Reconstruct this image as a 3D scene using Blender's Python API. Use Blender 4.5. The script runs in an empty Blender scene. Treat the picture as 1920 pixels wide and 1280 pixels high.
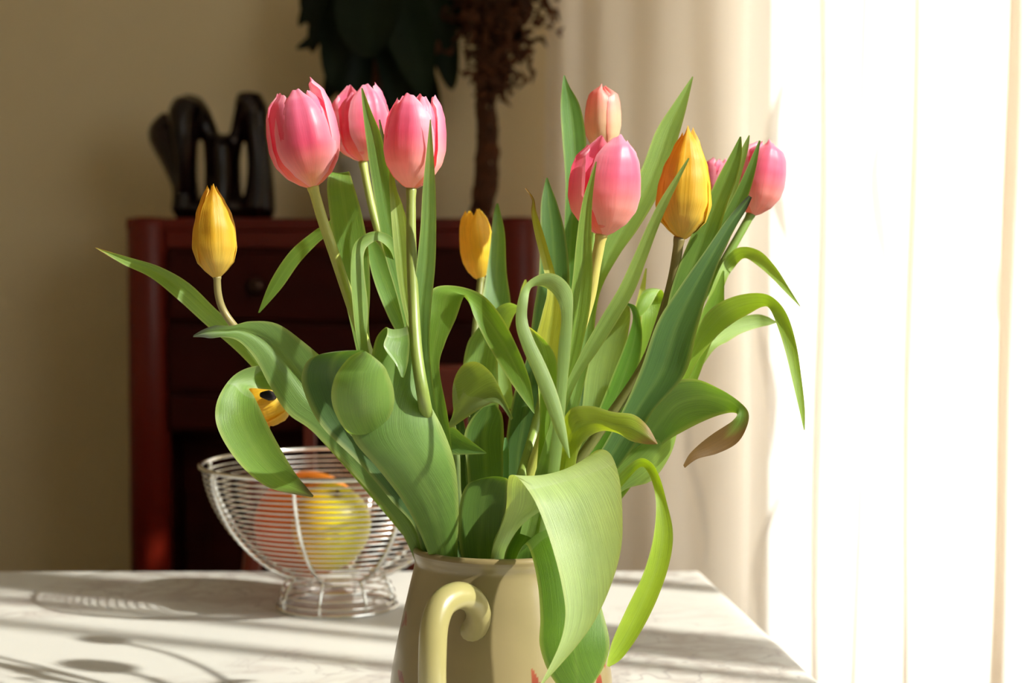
import bpy, bmesh, math, random
from mathutils import Vector, Matrix
R = math.radians
PI = math.pi
sc = bpy.context.scene
col = sc.collection
rnd = random.Random(7)

# ------------------------------------------------------------------ camera, world, sun, exposure
CZ, FPX, PITCH = 1.07, 3000.0, R(2.48)
cam_d = bpy.data.cameras.new('camera')
cam = bpy.data.objects.new('camera', cam_d)
col.objects.link(cam)
cam.location = (0, 0, CZ)
cam.rotation_euler = (R(90) - PITCH, 0, 0)
cam_d.sensor_width = 36.0
cam_d.lens = FPX / 1920 * 36.0
cam_d.clip_start = 0.05
cam_d.dof.use_dof = True
cam_d.dof.focus_distance = 0.955
cam_d.dof.aperture_fstop = 9.0
sc.camera = cam

world = bpy.data.worlds.new('sky')
sc.world = world
world.use_nodes = True
wn = world.node_tree.nodes
wn['Background'].inputs[0].default_value = (1.0, 0.975, 0.94, 1)
wn['Background'].inputs[1].default_value = 3.8

SUN_AZ = Vector((0.915, -0.40, 0)).normalized()
SUN_EL = R(35)
sun_d = bpy.data.lights.new('sun', 'SUN')
sun_d.energy = 5.6
sun_d.angle = R(0.9)
sun_d.color = (1.0, 0.945, 0.85)
sun = bpy.data.objects.new('sun', sun_d)
col.objects.link(sun)
sdir = SUN_AZ * math.cos(SUN_EL) + Vector((0, 0, math.sin(SUN_EL)))
sun.rotation_euler = sdir.to_track_quat('Z', 'Y').to_euler()
sun.location = sdir * 8

sc.view_settings.view_transform = 'Standard'
sc.view_settings.look = 'None'
sc.view_settings.exposure = 0.68
sc.view_settings.gamma = 1.0
sc.view_settings.use_curve_mapping = False
sc.cycles.max_bounces = 10
sc.cycles.diffuse_bounces = 5
sc.cycles.transmission_bounces = 8
sc.cycles.transparent_max_bounces = 24
sc.cycles.use_denoising = True
sc.cycles.sample_clamp_indirect = 6.0

# ------------------------------------------------------------------ helpers
CP, SP = math.cos(PITCH), math.sin(PITCH)
def P(px, py, D):
    """a point at forward distance D (metres) seen in direction px, py of the 1920x1280 frame"""
    dx, dy = (px - 960) / FPX, (640 - py) / FPX
    v = Vector((dx, CP + dy * SP, -SP + dy * CP))
    return Vector((0, 0, CZ)) + v * (D / v.y)

def zat(py, D): return P(960, py, D).z
def xat(px, D): return P(px, 640, D).x

def s2l(c):
    c = c / 255.0
    return c / 12.92 if c <= 0.04045 else ((c + 0.055) / 1.055) ** 2.4
def rgb(r, g, b): return (s2l(r), s2l(g), s2l(b), 1.0)

def mesh_obj(name, verts, faces, mat, root=None, smooth=True, uvs=None, cols=None, parent=None, label=None):
    """links ONE mesh object; verts are world coordinates, stored relative to the root empty"""
    off = Vector((0, 0, 0))
    if root is not None: off = root['_o'] if '_o' in root else root.location
    off = Vector(off)
    me = bpy.data.meshes.new(name)
    me.from_pydata([tuple(Vector(v) - off) for v in verts], [], faces)
    if smooth: me.polygons.foreach_set('use_smooth', [True] * len(me.polygons))
    if uvs is not None:
        l = me.uv_layers.new(name='UVMap')
        idx = [0] * len(me.loops); me.loops.foreach_get('vertex_index', idx)
        flat = []
        for i in idx: flat += [uvs[i][0], uvs[i][1]]
        l.data.foreach_set('uv', flat)
    if cols is not None:
        a = me.color_attributes.new('Col', 'FLOAT_COLOR', 'POINT')
        flat = []
        for c in cols: flat += [c[0], c[1], c[2], 1.0]
        a.data.foreach_set('color', flat)
    if mat: me.materials.append(mat)
    me.update()
    o = bpy.data.objects.new(name, me)
    col.objects.link(o)
    if parent is not None: o.parent = parent
    elif root is not None: o.parent = root
    if label: o['label'] = label
    return o

def thing(name, label, cat, loc, group=None):
    o = bpy.data.objects.new(name, None)
    col.objects.link(o)
    o.location = loc
    o.empty_display_size = 0.02
    o['label'] = label; o['category'] = cat
    if group: o['group'] = group
    return o
def tag(o, label, cat, group=None):
    o['label'] = label; o['category'] = cat
    if group: o['group'] = group
    return o
def struct(o):
    o['kind'] = 'structure'; return o

def box_vf(x0, x1, y0, y1, z0, z1, bev=0.0):
    bm = bmesh.new()
    bmesh.ops.create_cube(bm, size=1)
    for v in bm.verts:
        v.co = Vector(((x0 + x1) / 2 + v.co.x * (x1 - x0), (y0 + y1) / 2 + v.co.y * (y1 - y0), (z0 + z1) / 2 + v.co.z * (z1 - z0)))
    if bev > 0:
        bmesh.ops.bevel(bm, geom=bm.edges[:], offset=bev, segments=3, affect='EDGES', profile=0.5)
    bm.verts.index_update()
    vs = [v.co.copy() for v in bm.verts]; fs = [[v.index for v in f.verts] for f in bm.faces]
    bm.free()
    return vs, fs
def box(name, b, mat, root=None, bev=0.0, **k):
    vs, fs = box_vf(*b, bev=bev)
    o = mesh_obj(name, vs, fs, mat, root, smooth=False, **k)
    return o

def catmull(pts, n):
    """pts: list of equal-length tuples; returns resampled tuples"""
    out = []
    m = len(pts)
    for i in range(m - 1):
        p0 = pts[max(i - 1, 0)]; p1 = pts[i]; p2 = pts[i + 1]; p3 = pts[min(i + 2, m - 1)]
        for k in range(n):
            t = k / n
            out.append(tuple(0.5 * ((2 * b) + (-a + c) * t + (2 * a - 5 * b + 4 * c - d) * t * t + (-a + 3 * b - 3 * c + d) * t ** 3)
                             for a, b, c, d in zip(p0, p1, p2, p3)))
    out.append(tuple(float(x) for x in pts[-1]))
    return out

def tube_vf(pts, rads, seg=10, cap=True, flat=1.0, closed=False, up=None):
    """tube through world points with a radius per point, parallel-transported frame"""
    pts = [Vector(p) for p in pts]
    n = len(pts)
    vs, fs = [], []
    prev = None
    for i, p in enumerate(pts):
        if closed: t = (pts[(i + 1) % n] - pts[i - 1])
        else: t = (pts[min(i + 1, n - 1)] - pts[max(i - 1, 0)])
        t.normalize()
        if prev is None:
            a = Vector(up) if up is not None else Vector((0, 0, 1))
            if abs(t.dot(a)) > 0.95: a = Vector((1, 0, 0))
            u = (a - t * a.dot(t)).normalized()
        else:
            u = (prev - t * prev.dot(t)).normalized()
        prev = u
        w = t.cross(u)
        r = rads[i] if hasattr(rads, '__len__') else rads
        for k in range(seg):
            a = 2 * PI * k / seg
            vs.append(p + u * (r * math.cos(a)) + w * (r * flat * math.sin(a)))
    m = n if closed else n - 1
    for i in range(m):
        j = (i + 1) % n
        for k in range(seg):
            k2 = (k + 1) % seg
            fs.append((i * seg + k, i * seg + k2, j * seg + k2, j * seg + k))
    if cap and not closed:
        fs.append(tuple(range(seg))[::-1])
        fs.append(tuple((n - 1) * seg + k for k in range(seg)))
    return vs, fs

def lathe_vf(prof, cx, cy, seg=64, cap=False):
    vs, fs = [], []
    for r, z in prof:
        for k in range(seg):
            a = 2 * PI * k / seg
            vs.append(Vector((cx + r * math.cos(a), cy + r * math.sin(a), z)))
    for i in range(len(prof) - 1):
        for k in range(seg):
            k2 = (k + 1) % seg
            fs.append((i * seg + k, i * seg + k2, (i + 1) * seg + k2, (i + 1) * seg + k))
    return vs, fs

def merge(*vfs):
    V, F = [], []
    for vs, fs in vfs:
        o = len(V); V += list(vs); F += [tuple(i + o for i in f) for f in fs]
    return V, F

# ------------------------------------------------------------------ materials
def new_mat(name):
    m = bpy.data.materials.new(name); m.use_nodes = True
    nt = m.node_tree
    for n in list(nt.nodes): nt.nodes.remove(n)
    out = nt.nodes.new('ShaderNodeOutputMaterial')
    return m, nt, out
def N(nt, t, **kw):
    n = nt.nodes.new(t)
    for k, v in kw.items():
        if k.startswith('i_'):
            key = k[2:]
            n.inputs[int(key) if key.isdigit() else key.replace('_', ' ')].default_value = v
        else: setattr(n, k, v)
    return n
def L(nt, a, b): nt.links.new(a, b)
def ramp(nt, fac, stops, interp='LINEAR'):
    r = N(nt, 'ShaderNodeValToRGB')
    r.color_ramp.interpolation = interp
    e = r.color_ramp.elements
    e[0].position, e[0].color = stops[0]
    e[1].position, e[1].color = stops[-1]
    for p, c in stops[1:-1]:
        x = e.new(p); x.color = c
    L(nt, fac, r.inputs[0])
    return r.outputs[0]
def mixc(nt, f, a, b, blend='MIX'):
    m = N(nt, 'ShaderNodeMix', data_type='RGBA', blend_type=blend)
    for s, v in ((m.inputs[0], f), (m.inputs[6], a), (m.inputs[7], b)):
        if hasattr(v, 'links') or hasattr(v, 'is_linked'): L(nt, v, s)
        else: s.default_value = v
    return m.outputs[2]
def simple(name, c, rough=0.5, spec=0.5, metal=0.0, noise=None, bump=0.0, bscale=40, coat=0.0):
    m, nt, out = new_mat(name)
    b = N(nt, 'ShaderNodeBsdfPrincipled')
    b.inputs['Base Color'].default_value = c
    b.inputs['Roughness'].default_value = rough
    b.inputs['Specular IOR Level'].default_value = spec
    b.inputs['Metallic'].default_value = metal
    b.inputs['Coat Weight'].default_value = coat
    tc = N(nt, 'ShaderNodeTexCoord')
    if noise:
        c2, scale, stretch = noise
        mp = N(nt, 'ShaderNodeMapping'); mp.inputs['Scale'].default_value = stretch
        L(nt, tc.outputs['Object'], mp.inputs[0])
        nz = N(nt, 'ShaderNodeTexNoise', i_Scale=scale, i_Detail=5.0)
        L(nt, mp.outputs[0], nz.inputs['Vector'])
        f = ramp(nt, nz.outputs[0], [(0.3, (0, 0, 0, 1)), (0.7, (1, 1, 1, 1))])
        L(nt, mixc(nt, f, c, c2), b.inputs['Base Color'])
    if bump > 0:
        nb = N(nt, 'ShaderNodeTexNoise', i_Scale=bscale, i_Detail=4.0)
        L(nt, tc.outputs['Object'], nb.inputs['Vector'])
        bp = N(nt, 'ShaderNodeBump', i_Strength=bump, i_Distance=0.01)
        L(nt, nb.outputs[0], bp.inputs['Height'])
        L(nt, bp.outputs[0], b.inputs['Normal'])
    L(nt, b.outputs[0], out.inputs[0])
    return m

def sheet_mat(name, trans=0.4, tint=(1.0, 1.0, 0.6), gloss=0.06, rough=0.4, streak=60.0, streak_amt=0.25, bump=0.25):
    """thin plant tissue: colour attribute, fine lengthwise veins, light passing through"""
    m, nt, out = new_mat(name)
    at = N(nt, 'ShaderNodeAttribute', attribute_name='Col')
    uv = N(nt, 'ShaderNodeUVMap', uv_map='UVMap')
    mp = N(nt, 'ShaderNodeMapping'); mp.inputs['Scale'].default_value = (streak, 2.2, 1)
    L(nt, uv.outputs[0], mp.inputs[0])
    nz = N(nt, 'ShaderNodeTexNoise', i_Scale=1.0, i_Detail=4.0, i_Roughness=0.6)
    L(nt, mp.outputs[0], nz.inputs['Vector'])
    f = ramp(nt, nz.outputs[0], [(0.25, (1 - streak_amt,) * 3 + (1,)), (0.75, (1 + streak_amt * 0.6,) * 3 + (1,))])
    c1 = mixc(nt, 1.0, at.outputs['Color'], f, 'MULTIPLY')
    tc = N(nt, 'ShaderNodeTexCoord')
    n2 = N(nt, 'ShaderNodeTexNoise', i_Scale=28.0, i_Detail=3.0)
    L(nt, tc.outputs['Object'], n2.inputs['Vector'])
    f2 = ramp(nt, n2.outputs[0], [(0.3, (0.86, 0.88, 0.86, 1)), (0.7, (1.1, 1.08, 1.06, 1))])
    c2 = mixc(nt, 1.0, c1, f2, 'MULTIPLY')
    bp = N(nt, 'ShaderNodeBump', i_Strength=bump, i_Distance=0.0006)
    L(nt, nz.outputs[0], bp.inputs['Height'])
    d = N(nt, 'ShaderNodeBsdfDiffuse'); L(nt, c2, d.inputs[0]); L(nt, bp.outputs[0], d.inputs['Normal'])
    t = N(nt, 'ShaderNodeBsdfTranslucent')
    ct = mixc(nt, 1.0, c2, (tint[0], tint[1], tint[2], 1), 'MULTIPLY'); L(nt, ct, t.inputs[0])
    L(nt, bp.outputs[0], t.inputs['Normal'])
    mx = N(nt, 'ShaderNodeMixShader'); mx.inputs[0].default_value = trans
    L(nt, d.outputs[0], mx.inputs[1]); L(nt, t.outputs[0], mx.inputs[2])
    g = N(nt, 'ShaderNodeBsdfGlossy', i_Roughness=rough); g.inputs[0].default_value = (1, 1, 1, 1)
    L(nt, bp.outputs[0], g.inputs['Normal'])
    fr = N(nt, 'ShaderNodeLayerWeight', i_Blend=0.25)
    mul = N(nt, 'ShaderNodeMath', operation='MULTIPLY_ADD'); mul.inputs[1].default_value = gloss * 2.2; mul.inputs[2].default_value = gloss * 0.5
    L(nt, fr.outputs['Fresnel'], mul.inputs[0])
    mx2 = N(nt, 'ShaderNodeMixShader'); L(nt, mul.outputs[0], mx2.inputs[0])
    L(nt, mx.outputs[0], mx2.inputs[1]); L(nt, g.outputs[0], mx2.inputs[2])
    L(nt, mx2.outputs[0], out.inputs[0])
    return m

M = {}
M['leaf'] = sheet_mat('tulip_leaf', trans=0.42, tint=(1.6, 1.5, 0.32), gloss=0.06, rough=0.46, streak=75, streak_amt=0.30, bump=0.4)
M['petal'] = sheet_mat('pink_petal', trans=0.45, tint=(1.2, 0.72, 0.72), gloss=0.05, rough=0.4, streak=22, streak_amt=0.10, bump=0.25)
M['ypetal'] = sheet_mat('yellow_petal', trans=0.42, tint=(1.2, 1.0, 0.5), gloss=0.04, rough=0.45, streak=24, streak_amt=0.16, bump=0.5)
M['stem'] = sheet_mat('tulip_stem', trans=0.12, tint=(1.2, 1.1, 0.5), gloss=0.07, rough=0.4, streak=16, streak_amt=0.12)
M['wall'] = simple('beige_wall', rgb(222, 205, 168), 0.9, 0.2, bump=0.05, bscale=120)
M['ceiling'] = simple('white_ceiling', rgb(225, 218, 205), 0.9, 0.2)
M['floor'] = simple('dark_wood_floor', rgb(48, 33, 23), 0.5, 0.4, noise=(rgb(34, 23, 16), 6.0, (1, 8, 1)))
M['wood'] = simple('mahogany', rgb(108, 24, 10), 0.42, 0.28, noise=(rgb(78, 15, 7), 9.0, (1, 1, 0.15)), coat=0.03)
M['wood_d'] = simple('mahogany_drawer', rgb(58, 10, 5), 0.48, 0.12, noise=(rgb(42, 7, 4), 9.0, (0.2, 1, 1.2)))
M['chairwood'] = simple('chair_wood', rgb(120, 44, 28), 0.4, 0.4, noise=(rgb(92, 30, 18), 12.0, (1, 1, 0.2)))
M['rattan'] = simple('tan_seat', rgb(176, 120, 66), 0.6, 0.3, noise=(rgb(140, 92, 48), 30.0, (1, 1, 1)))
M['brass'] = simple('dark_knob', rgb(60, 40, 30), 0.35, 0.5, metal=0.7)
M['black'] = simple('dark_glaze', rgb(9, 4, 4), 0.22, 0.35, noise=(rgb(26, 7, 6), 14.0, (1, 1, 1)))
M['pot'] = simple('white_pot', rgb(190, 184, 172), 0.5, 0.4)
M['soil'] = simple('soil', rgb(40, 28, 20), 0.9, 0.2, bump=0.6)
M['dkleaf'] = sheet_mat('dark_houseplant_leaf', trans=0.12, tint=(1.1, 1.1, 0.5), gloss=0.02, rough=0.45)
M['twig'] = simple('dried_twig', rgb(58, 36, 22), 0.8, 0.2, noise=(rgb(96, 58, 34), 40.0, (1, 1, 1)))
M['chrome'] = simple('chrome_wire', (0.82, 0.82, 0.80, 1), 0.14, 0.5, metal=1.0)
M['white'] = simple('white_frame', rgb(228, 226, 220), 0.4, 0.4)
M['anther'] = simple('black_anther', rgb(28, 20, 24), 0.8, 0.2)

def glass_mat():
    m, nt, out = new_mat('window_glass')
    tr = N(nt, 'ShaderNodeBsdfTransparent'); tr.inputs[0].default_value = (0.95, 0.97, 0.96, 1)
    g = N(nt, 'ShaderNodeBsdfGlossy', i_Roughness=0.02)
    mx = N(nt, 'ShaderNodeMixShader'); mx.inputs[0].default_value = 0.06
    L(nt, tr.outputs[0], mx.inputs[1]); L(nt, g.outputs[0], mx.inputs[2]); L(nt, mx.outputs[0], out.inputs[0])
    return m
M['glass'] = glass_mat()

def sheer_mat(name, c, open_=0.35, transl=0.55):
    m, nt, out = new_mat(name)
    tr = N(nt, 'ShaderNodeBsdfTransparent')
    d = N(nt, 'ShaderNodeBsdfDiffuse'); d.inputs[0].default_value = c
    t = N(nt, 'ShaderNodeBsdfTranslucent'); t.inputs[0].default_value = c
    a = N(nt, 'ShaderNodeMixShader'); a.inputs[0].default_value = transl
    L(nt, d.outputs[0], a.inputs[1]); L(nt, t.outputs[0], a.inputs[2])
    # a woven sheer lets less through where it is seen edge-on
    lw = N(nt, 'ShaderNodeLayerWeight', i_Blend=0.3)
    r = N(nt, 'ShaderNodeMath', operation='MULTIPLY_ADD'); r.inputs[1].default_value = -open_; r.inputs[2].default_value = open_
    L(nt, lw.outputs['Facing'], r.inputs[0])
    b = N(nt, 'ShaderNodeMixShader'); L(nt, r.outputs[0], b.inputs[0])
    L(nt, a.outputs[0], b.inputs[1]); L(nt, tr.outputs[0], b.inputs[2])
    L(nt, b.outputs[0], out.inputs[0])
    return m
M['sheer'] = sheer_mat('sheer_curtain', (0.92, 0.83, 0.72, 1), 0.20, 0.54)
M['weave'] = sheer_mat('dense_weave', (0.88, 0.82, 0.74, 1), 0.25, 0.6)

def cloth_mat():
    m, nt, out = new_mat('marbled_tablecloth')
    b = N(nt, 'ShaderNodeBsdfPrincipled', i_Roughness=0.38)
    b.inputs['Specular IOR Level'].default_value = 0.35
    tc = N(nt, 'ShaderNodeTexCoord')
    def vein(scale, dist, lo, hi, seedz):
        mp = N(nt, 'ShaderNodeMapping'); mp.inputs['Location'].default_value = (seedz, seedz * 0.7, seedz)
        mp.inputs['Rotation'].default_value = (0, 0, seedz)
        mp.inputs['Scale'].default_value = (1.0, 1.25, 1)
        L(nt, tc.outputs['Object'], mp.inputs[0])
        nz = N(nt, 'ShaderNodeTexNoise', i_Scale=scale, i_Detail=3.0, i_Distortion=dist)
        L(nt, mp.outputs[0], nz.inputs['Vector'])
        s = N(nt, 'ShaderNodeMath', operation='SUBTRACT'); s.inputs[1].default_value = 0.5; L(nt, nz.outputs[0], s.inputs[0])
        a = N(nt, 'ShaderNodeMath', operation='ABSOLUTE'); L(nt, s.outputs[0], a.inputs[0])
        return ramp(nt, a.outputs[0], [(lo, (1, 1, 1, 1)), (hi, (0, 0, 0, 1))])
    mk = N(nt, 'ShaderNodeTexNoise', i_Scale=3.4, i_Detail=2.0); L(nt, tc.outputs['Object'], mk.inputs['Vector'])
    mask = ramp(nt, mk.outputs[0], [(0.46, (0, 0, 0, 1)), (0.58, (1, 1, 1, 1))])
    v1 = mixc(nt, 1.0, vein(11.0, 1.6, 0.0, 0.022, 0.6), mask, 'MULTIPLY')
    v2 = mixc(nt, 1.0, vein(9.0, 2.0, 0.0, 0.10, 2.3), mask, 'MULTIPLY')
    base = mixc(nt, v2, rgb(208, 206, 202), rgb(186, 178, 174))
    c = mixc(nt, v1, base, rgb(172, 165, 164))
    L(nt, c, b.inputs['Base Color'])
    L(nt, b.outputs[0], out.inputs[0])
    return m
M['cloth'] = cloth_mat()

def attr_glaze(name, rough=0.28):
    m, nt, out = new_mat(name)
    b = N(nt, 'ShaderNodeBsdfPrincipled', i_Roughness=rough)
    b.inputs['Coat Weight'].default_value = 0.25; b.inputs['Coat Roughness'].default_value = 0.15
    at = N(nt, 'ShaderNodeAttribute', attribute_name='Col')
    tc = N(nt, 'ShaderNodeTexCoord')
    nz = N(nt, 'ShaderNodeTexNoise', i_Scale=22.0, i_Detail=3.0); L(nt, tc.outputs['Object'], nz.inputs['Vector'])
    f = ramp(nt, nz.outputs[0], [(0.3, (0.9, 0.9, 0.88, 1)), (0.7, (1.06, 1.05, 1.04, 1))])
    L(nt, mixc(nt, 1.0, at.outputs['Color'], f, 'MULTIPLY'), b.inputs['Base Color'])
    L(nt, b.outputs[0], out.inputs[0])
    return m
M['glaze'] = attr_glaze('jug_glaze')
M['fruit'] = attr_glaze('fruit_skin', 0.35)

# ------------------------------------------------------------------ room
YW, XR, XL, YB, ZC = 3.52, 1.32, -2.1, -1.9, 2.7
struct(box('floor', (XL - .1, XR + .1, YB - .1, YW + .1, -0.1, 0), M['floor']))
struct(box('ceiling', (XL - .1, XR + .1, YB - .1, YW + .1, ZC, ZC + .1), M['ceiling']))
struct(box('wall_left', (XL - .1, XL, YB, YW, 0, ZC), M['wall']))
struct(box('wall_front', (XL - .1, XR + .1, YB - .1, YB, 0, ZC), M['wall']))
def wall_with_hole(name, axis, fixed, thick, a0, a1, hole, extra=None):
    h0, h1, z0, z1 = hole
    parts = [(a0, h0, 0, ZC), (h1, a1, 0, ZC), (h0, h1, z1, ZC)]
    if z0 > 0.01: parts.append((h0, h1, 0, z0))
    if extra:
        e0, e1, f0, f1 = extra
        parts.remove((h1, a1, 0, ZC))
        parts += [(h1, e0, 0, ZC), (e1, a1, 0, ZC), (e0, e1, 0, f0), (e0, e1, f1, ZC)]
    vf = []
    for p0, p1, q0, q1 in parts:
        if axis == 'x': vf.append(box_vf(p0, p1, fixed, fixed + thick, q0, q1))
        else: vf.append(box_vf(fixed, fixed + thick, p0, p1, q0, q1))
    v, f = merge(*vf)
    return struct(mesh_obj(name, v, f, M['wall'], smooth=False))
WX0 = xat(1405, YW)
wall_with_hole('wall_back', 'x', YW, 0.14, XL - .1, XR + .14, (WX0, 1.27, 0.06, 2.3))
WY0, WY1 = -0.6, 1.30
wall_with_hole('wall_right', 'y', XR, 0.14, YB, YW, (WY0, WY1, 1.20, 2.45), (2.085, 2.19, 2.045, 2.195))  # second hole is an added slit, unseen, shaped for one sun patch

# window in the back wall (behind the sheer): frame, glass
w1 = bpy.data.objects.new('window_1', None); col.objects.link(w1); w1.location = (WX0, YW + .05, 0.06); struct(w1)
v, f = merge(box_vf(WX0, WX0 + .05, YW + .03, YW + .09, .06, 2.3), box_vf(1.22, 1.27, YW + .03, YW + .09, .06, 2.3),
             box_vf(WX0 + .05, 1.22, YW + .03, YW + .09, .06, .12), box_vf(WX0 + .05, 1.22, YW + .03, YW + .09, 2.24, 2.3))
mesh_obj('window_frame', v, f, M['white'], w1, smooth=False)
box('window_pane', (WX0 + .05, 1.22, YW + .058, YW + .062, .12, 2.24), M['glass'], w1)
# window in the right wall, outside the view: uprights cast the bands on the table
w2 = bpy.data.objects.new('window_2', None); col.objects.link(w2); w2.location = (XR + .05, WY0, 1.20); struct(w2)
bars = [(WY0, WY0 + .05), (-0.10, -0.04), (0.643, 0.648), (0.736, 0.741), (0.785, 0.87), (1.085, 1.105), (WY1 - .04, WY1)]
vf = [box_vf(XR + .03, XR + .08, a, b, 1.20, 2.45) for a, b in bars]
vf += [box_vf(XR + .03, XR + .08, WY0, WY1, 1.20, 1.25), box_vf(XR + .03, XR + .08, WY0, WY1, 2.40, 2.45)]
v, f = merge(*vf)
mesh_obj('window_frame', v, f, M['white'], w2, smooth=False)
box('window_pane', (XR + .053, XR + .057, WY0, WY1, 1.25, 2.40), M['glass'], w2)

slit = bpy.data.objects.new('added_sun_slit', None); col.objects.link(slit); slit.location = (XR + .05, 2.085, 2.045); struct(slit)  # added slit out of view, aims a sun patch at the left corner post
box('window_pane', (XR + .053, XR + .057, 2.085, 2.19, 2.045, 2.195), M['glass'], slit)  # glass closing the added slit

# ------------------------------------------------------------------ sheer curtain
cur = thing('sheer_curtain', 'long white sheer curtain with woven wavy stripes covering the bright window', 'curtain', (xat(1030, 3.30), 3.30, 0.03))
def curtain_path():
    """plan of the hem: (px, depth); the cloth doubles back at the narrow folds"""
    pts = []
    px = 1022.0
    soft = [(1022, 3.30), (1050, 3.31), (1085, 3.296), (1130, 3.308), (1180, 3.30), (1230, 3.31), (1290, 3.297), (1345, 3.306), (1385, 3.30),
            (1400, 3.285), (1394, 3.27), (1402, 3.262), (1440, 3.27), (1490, 3.30), (1538, 3.30), (1545, 3.288), (1530, 3.275), (1524, 3.262), (1545, 3.258),
            (1590, 3.285), (1612, 3.30), (1617, 3.285), (1606, 3.272), (1612, 3.262), (1650, 3.275), (1706, 3.30), (1716, 3.288), (1700, 3.272), (1698, 3.262),
            (1730, 3.262), (1790, 3.30), (1850, 3.29), (1895, 3.30), (1902, 3.285), (1876, 3.27), (1870, 3.258), (1900, 3.256), (1950, 3.29), (2000, 3.30),
            (2010, 3.28), (1995, 3.265), (2030, 3.26), (2080, 3.30), (2110, 3.28)]
    return catmull([(a, b) for a, b in soft], 5)
cp = curtain_path()
NZ = 24
vs, fs, uvs = [], [], []
for j in range(NZ + 1):
    z = 0.03 + (2.42 - 0.03) * j / NZ
    for i, (px, d) in enumerate(cp):
        lean = -14 * max(0, (1.6 - z)) * max(0, (px - 1400) / 500) / 1.0
        x = xat(px + lean, 3.30) + 0.004 * math.sin(z * 5 + px * 0.03)
        vs.append(Vector((x, d + 0.006 * math.sin(z * 3.1 + px * 0.021), z)))
W_ = len(cp)
for j in range(NZ):
    for i in range(W_ - 1):
        fs.append((j * W_ + i, j * W_ + i + 1, (j + 1) * W_ + i + 1, (j + 1) * W_ + i))
mesh_obj('cloth', vs, fs, M['sheer'], cur)
def ribbon(pts, name='woven_wave'):
    q = catmull(pts, 6)
    vs, fs = [], []
    for px, py, w in q:
        vs.append(P(px - w / 2, py, 3.245)); vs.append(P(px + w / 2, py, 3.245))
    for i in range(len(q) - 1): fs.append((2 * i, 2 * i + 1, 2 * i + 3, 2 * i + 2))
    return mesh_obj(name, vs, fs, M['weave'], cur)
ribbon([(1855, 30, 2), (1848, 110, 22), (1815, 190, 42), (1800, 280, 46), (1812, 370, 44), (1845, 450, 34), (1862, 520, 20), (1868, 600, 3)])
ribbon([(1795, 490, 3), (1797, 560, 36), (1768, 640, 24), (1762, 720, 22), (1785, 800, 26), (1800, 870, 22), (1795, 930, 12), (1780, 990, 2)])
ribbon([(1470, 150, 2), (1450, 230, 22), (1448, 310, 26), (1460, 390, 22), (1478, 460, 3)])
ribbon([(1420, 600, 3), (1432, 660, 18), (1446, 730, 20), (1448, 800, 12), (1442, 860, 2)])
ribbon([(1460, 930, 2), (1430, 1010, 18), (1420, 1080, 22), (1424, 1150, 8), (1430, 1190, 2)])
ribbon([(1296, 760, 2), (1290, 840, 16), (1310, 920, 18), (1325, 1000, 12), (1322, 1060, 2)])
ribbon([(1660, 210, 2), (1640, 320, 18), (1650, 430, 22), (1665, 520, 3)])
rod = box_vf(0.0, 1.30, 3.27, 3.29, 2.43, 2.45)
tag(mesh_obj('curtain_rail', rod[0], rod[1], M['white'], None, smooth=False), 'white curtain rail above the sheer curtain, beyond the top of the photo', 'rail')

# ------------------------------------------------------------------ cabinet
CD = 3.05
cx0, cx1 = xat(232, CD), xat(1012, CD)
ztop = zat(408, CD)
cab = thing('chest_of_drawers', 'dark red mahogany chest of drawers with rounded front corner posts, behind the table', 'cabinet', ((cx0 + cx1) / 2, CD + .2, 0))
colr = 0.040
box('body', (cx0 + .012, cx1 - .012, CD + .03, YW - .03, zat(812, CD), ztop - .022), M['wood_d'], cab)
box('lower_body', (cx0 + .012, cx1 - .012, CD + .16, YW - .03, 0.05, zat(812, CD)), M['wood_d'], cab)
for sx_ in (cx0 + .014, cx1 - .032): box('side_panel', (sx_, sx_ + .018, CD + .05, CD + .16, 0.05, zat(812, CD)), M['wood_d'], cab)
box('top_board', (cx0 + .002, cx1 - .002, CD + .018, YW - .02, ztop - .024, ztop), M['wood'], cab, bev=.004)
for sx, xc in ((0, cx0 + colr), (1, cx1 - colr)):
    prof = [(0.001, 0.0), (colr, 0.0), (colr, ztop - .012), (colr - .004, ztop - .003), (colr - .012, ztop + .002), (0.001, ztop + .002)]
    v, f = lathe_vf(prof, xc, CD + colr, 40)
    mesh_obj('corner_post', v, f, M['wood'], cab)
dx0, dx1 = cx0 + 2 * colr - .002, cx1 - 2 * colr + .002
rows = [(469, 603), (609, 735), (741, 808)]
box('top_rail', (dx0, dx1, CD + .018, CD + .05, zat(464, CD), ztop - .025), M['wood'], cab, bev=.002)
for a, b in rows:
    z1, z0 = zat(a, CD), zat(b, CD)
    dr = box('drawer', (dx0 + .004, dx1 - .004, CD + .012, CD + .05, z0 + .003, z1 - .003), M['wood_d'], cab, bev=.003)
    for kx in (xat(482, CD), xat(770, CD)):
        zc = (z0 + z1) / 2 + (-.001)
        v, f = tube_vf([(kx, CD + .013, zc), (kx, CD + .004, zc), (kx, CD - .002, zc), (kx, CD - .010, zc), (kx, CD - .016, zc), (kx, CD - .018, zc)],
                       [.007, .006, .010, .017, .014, .004], 18)
        mesh_obj('knob', v, f, M['brass'], cab, parent=dr)
for a, b in ((dx0 + .004, (dx0 + dx1) / 2 - .002), ((dx0 + dx1) / 2 + .002, dx1 - .004)):
    z1 = zat(814, CD)
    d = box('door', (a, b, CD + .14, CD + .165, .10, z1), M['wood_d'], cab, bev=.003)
    v, f = merge(box_vf(a + .05, b - .05, CD + .134, CD + .141, .15, z1 - .05, .003))
    mesh_obj('raised_panel', v, f, M['wood_d'], cab, smooth=False, parent=d)
box('plinth', (cx0 + .02, cx1 - .02, CD + .04, YW - .03, 0, .08), M['wood'], cab)

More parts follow.
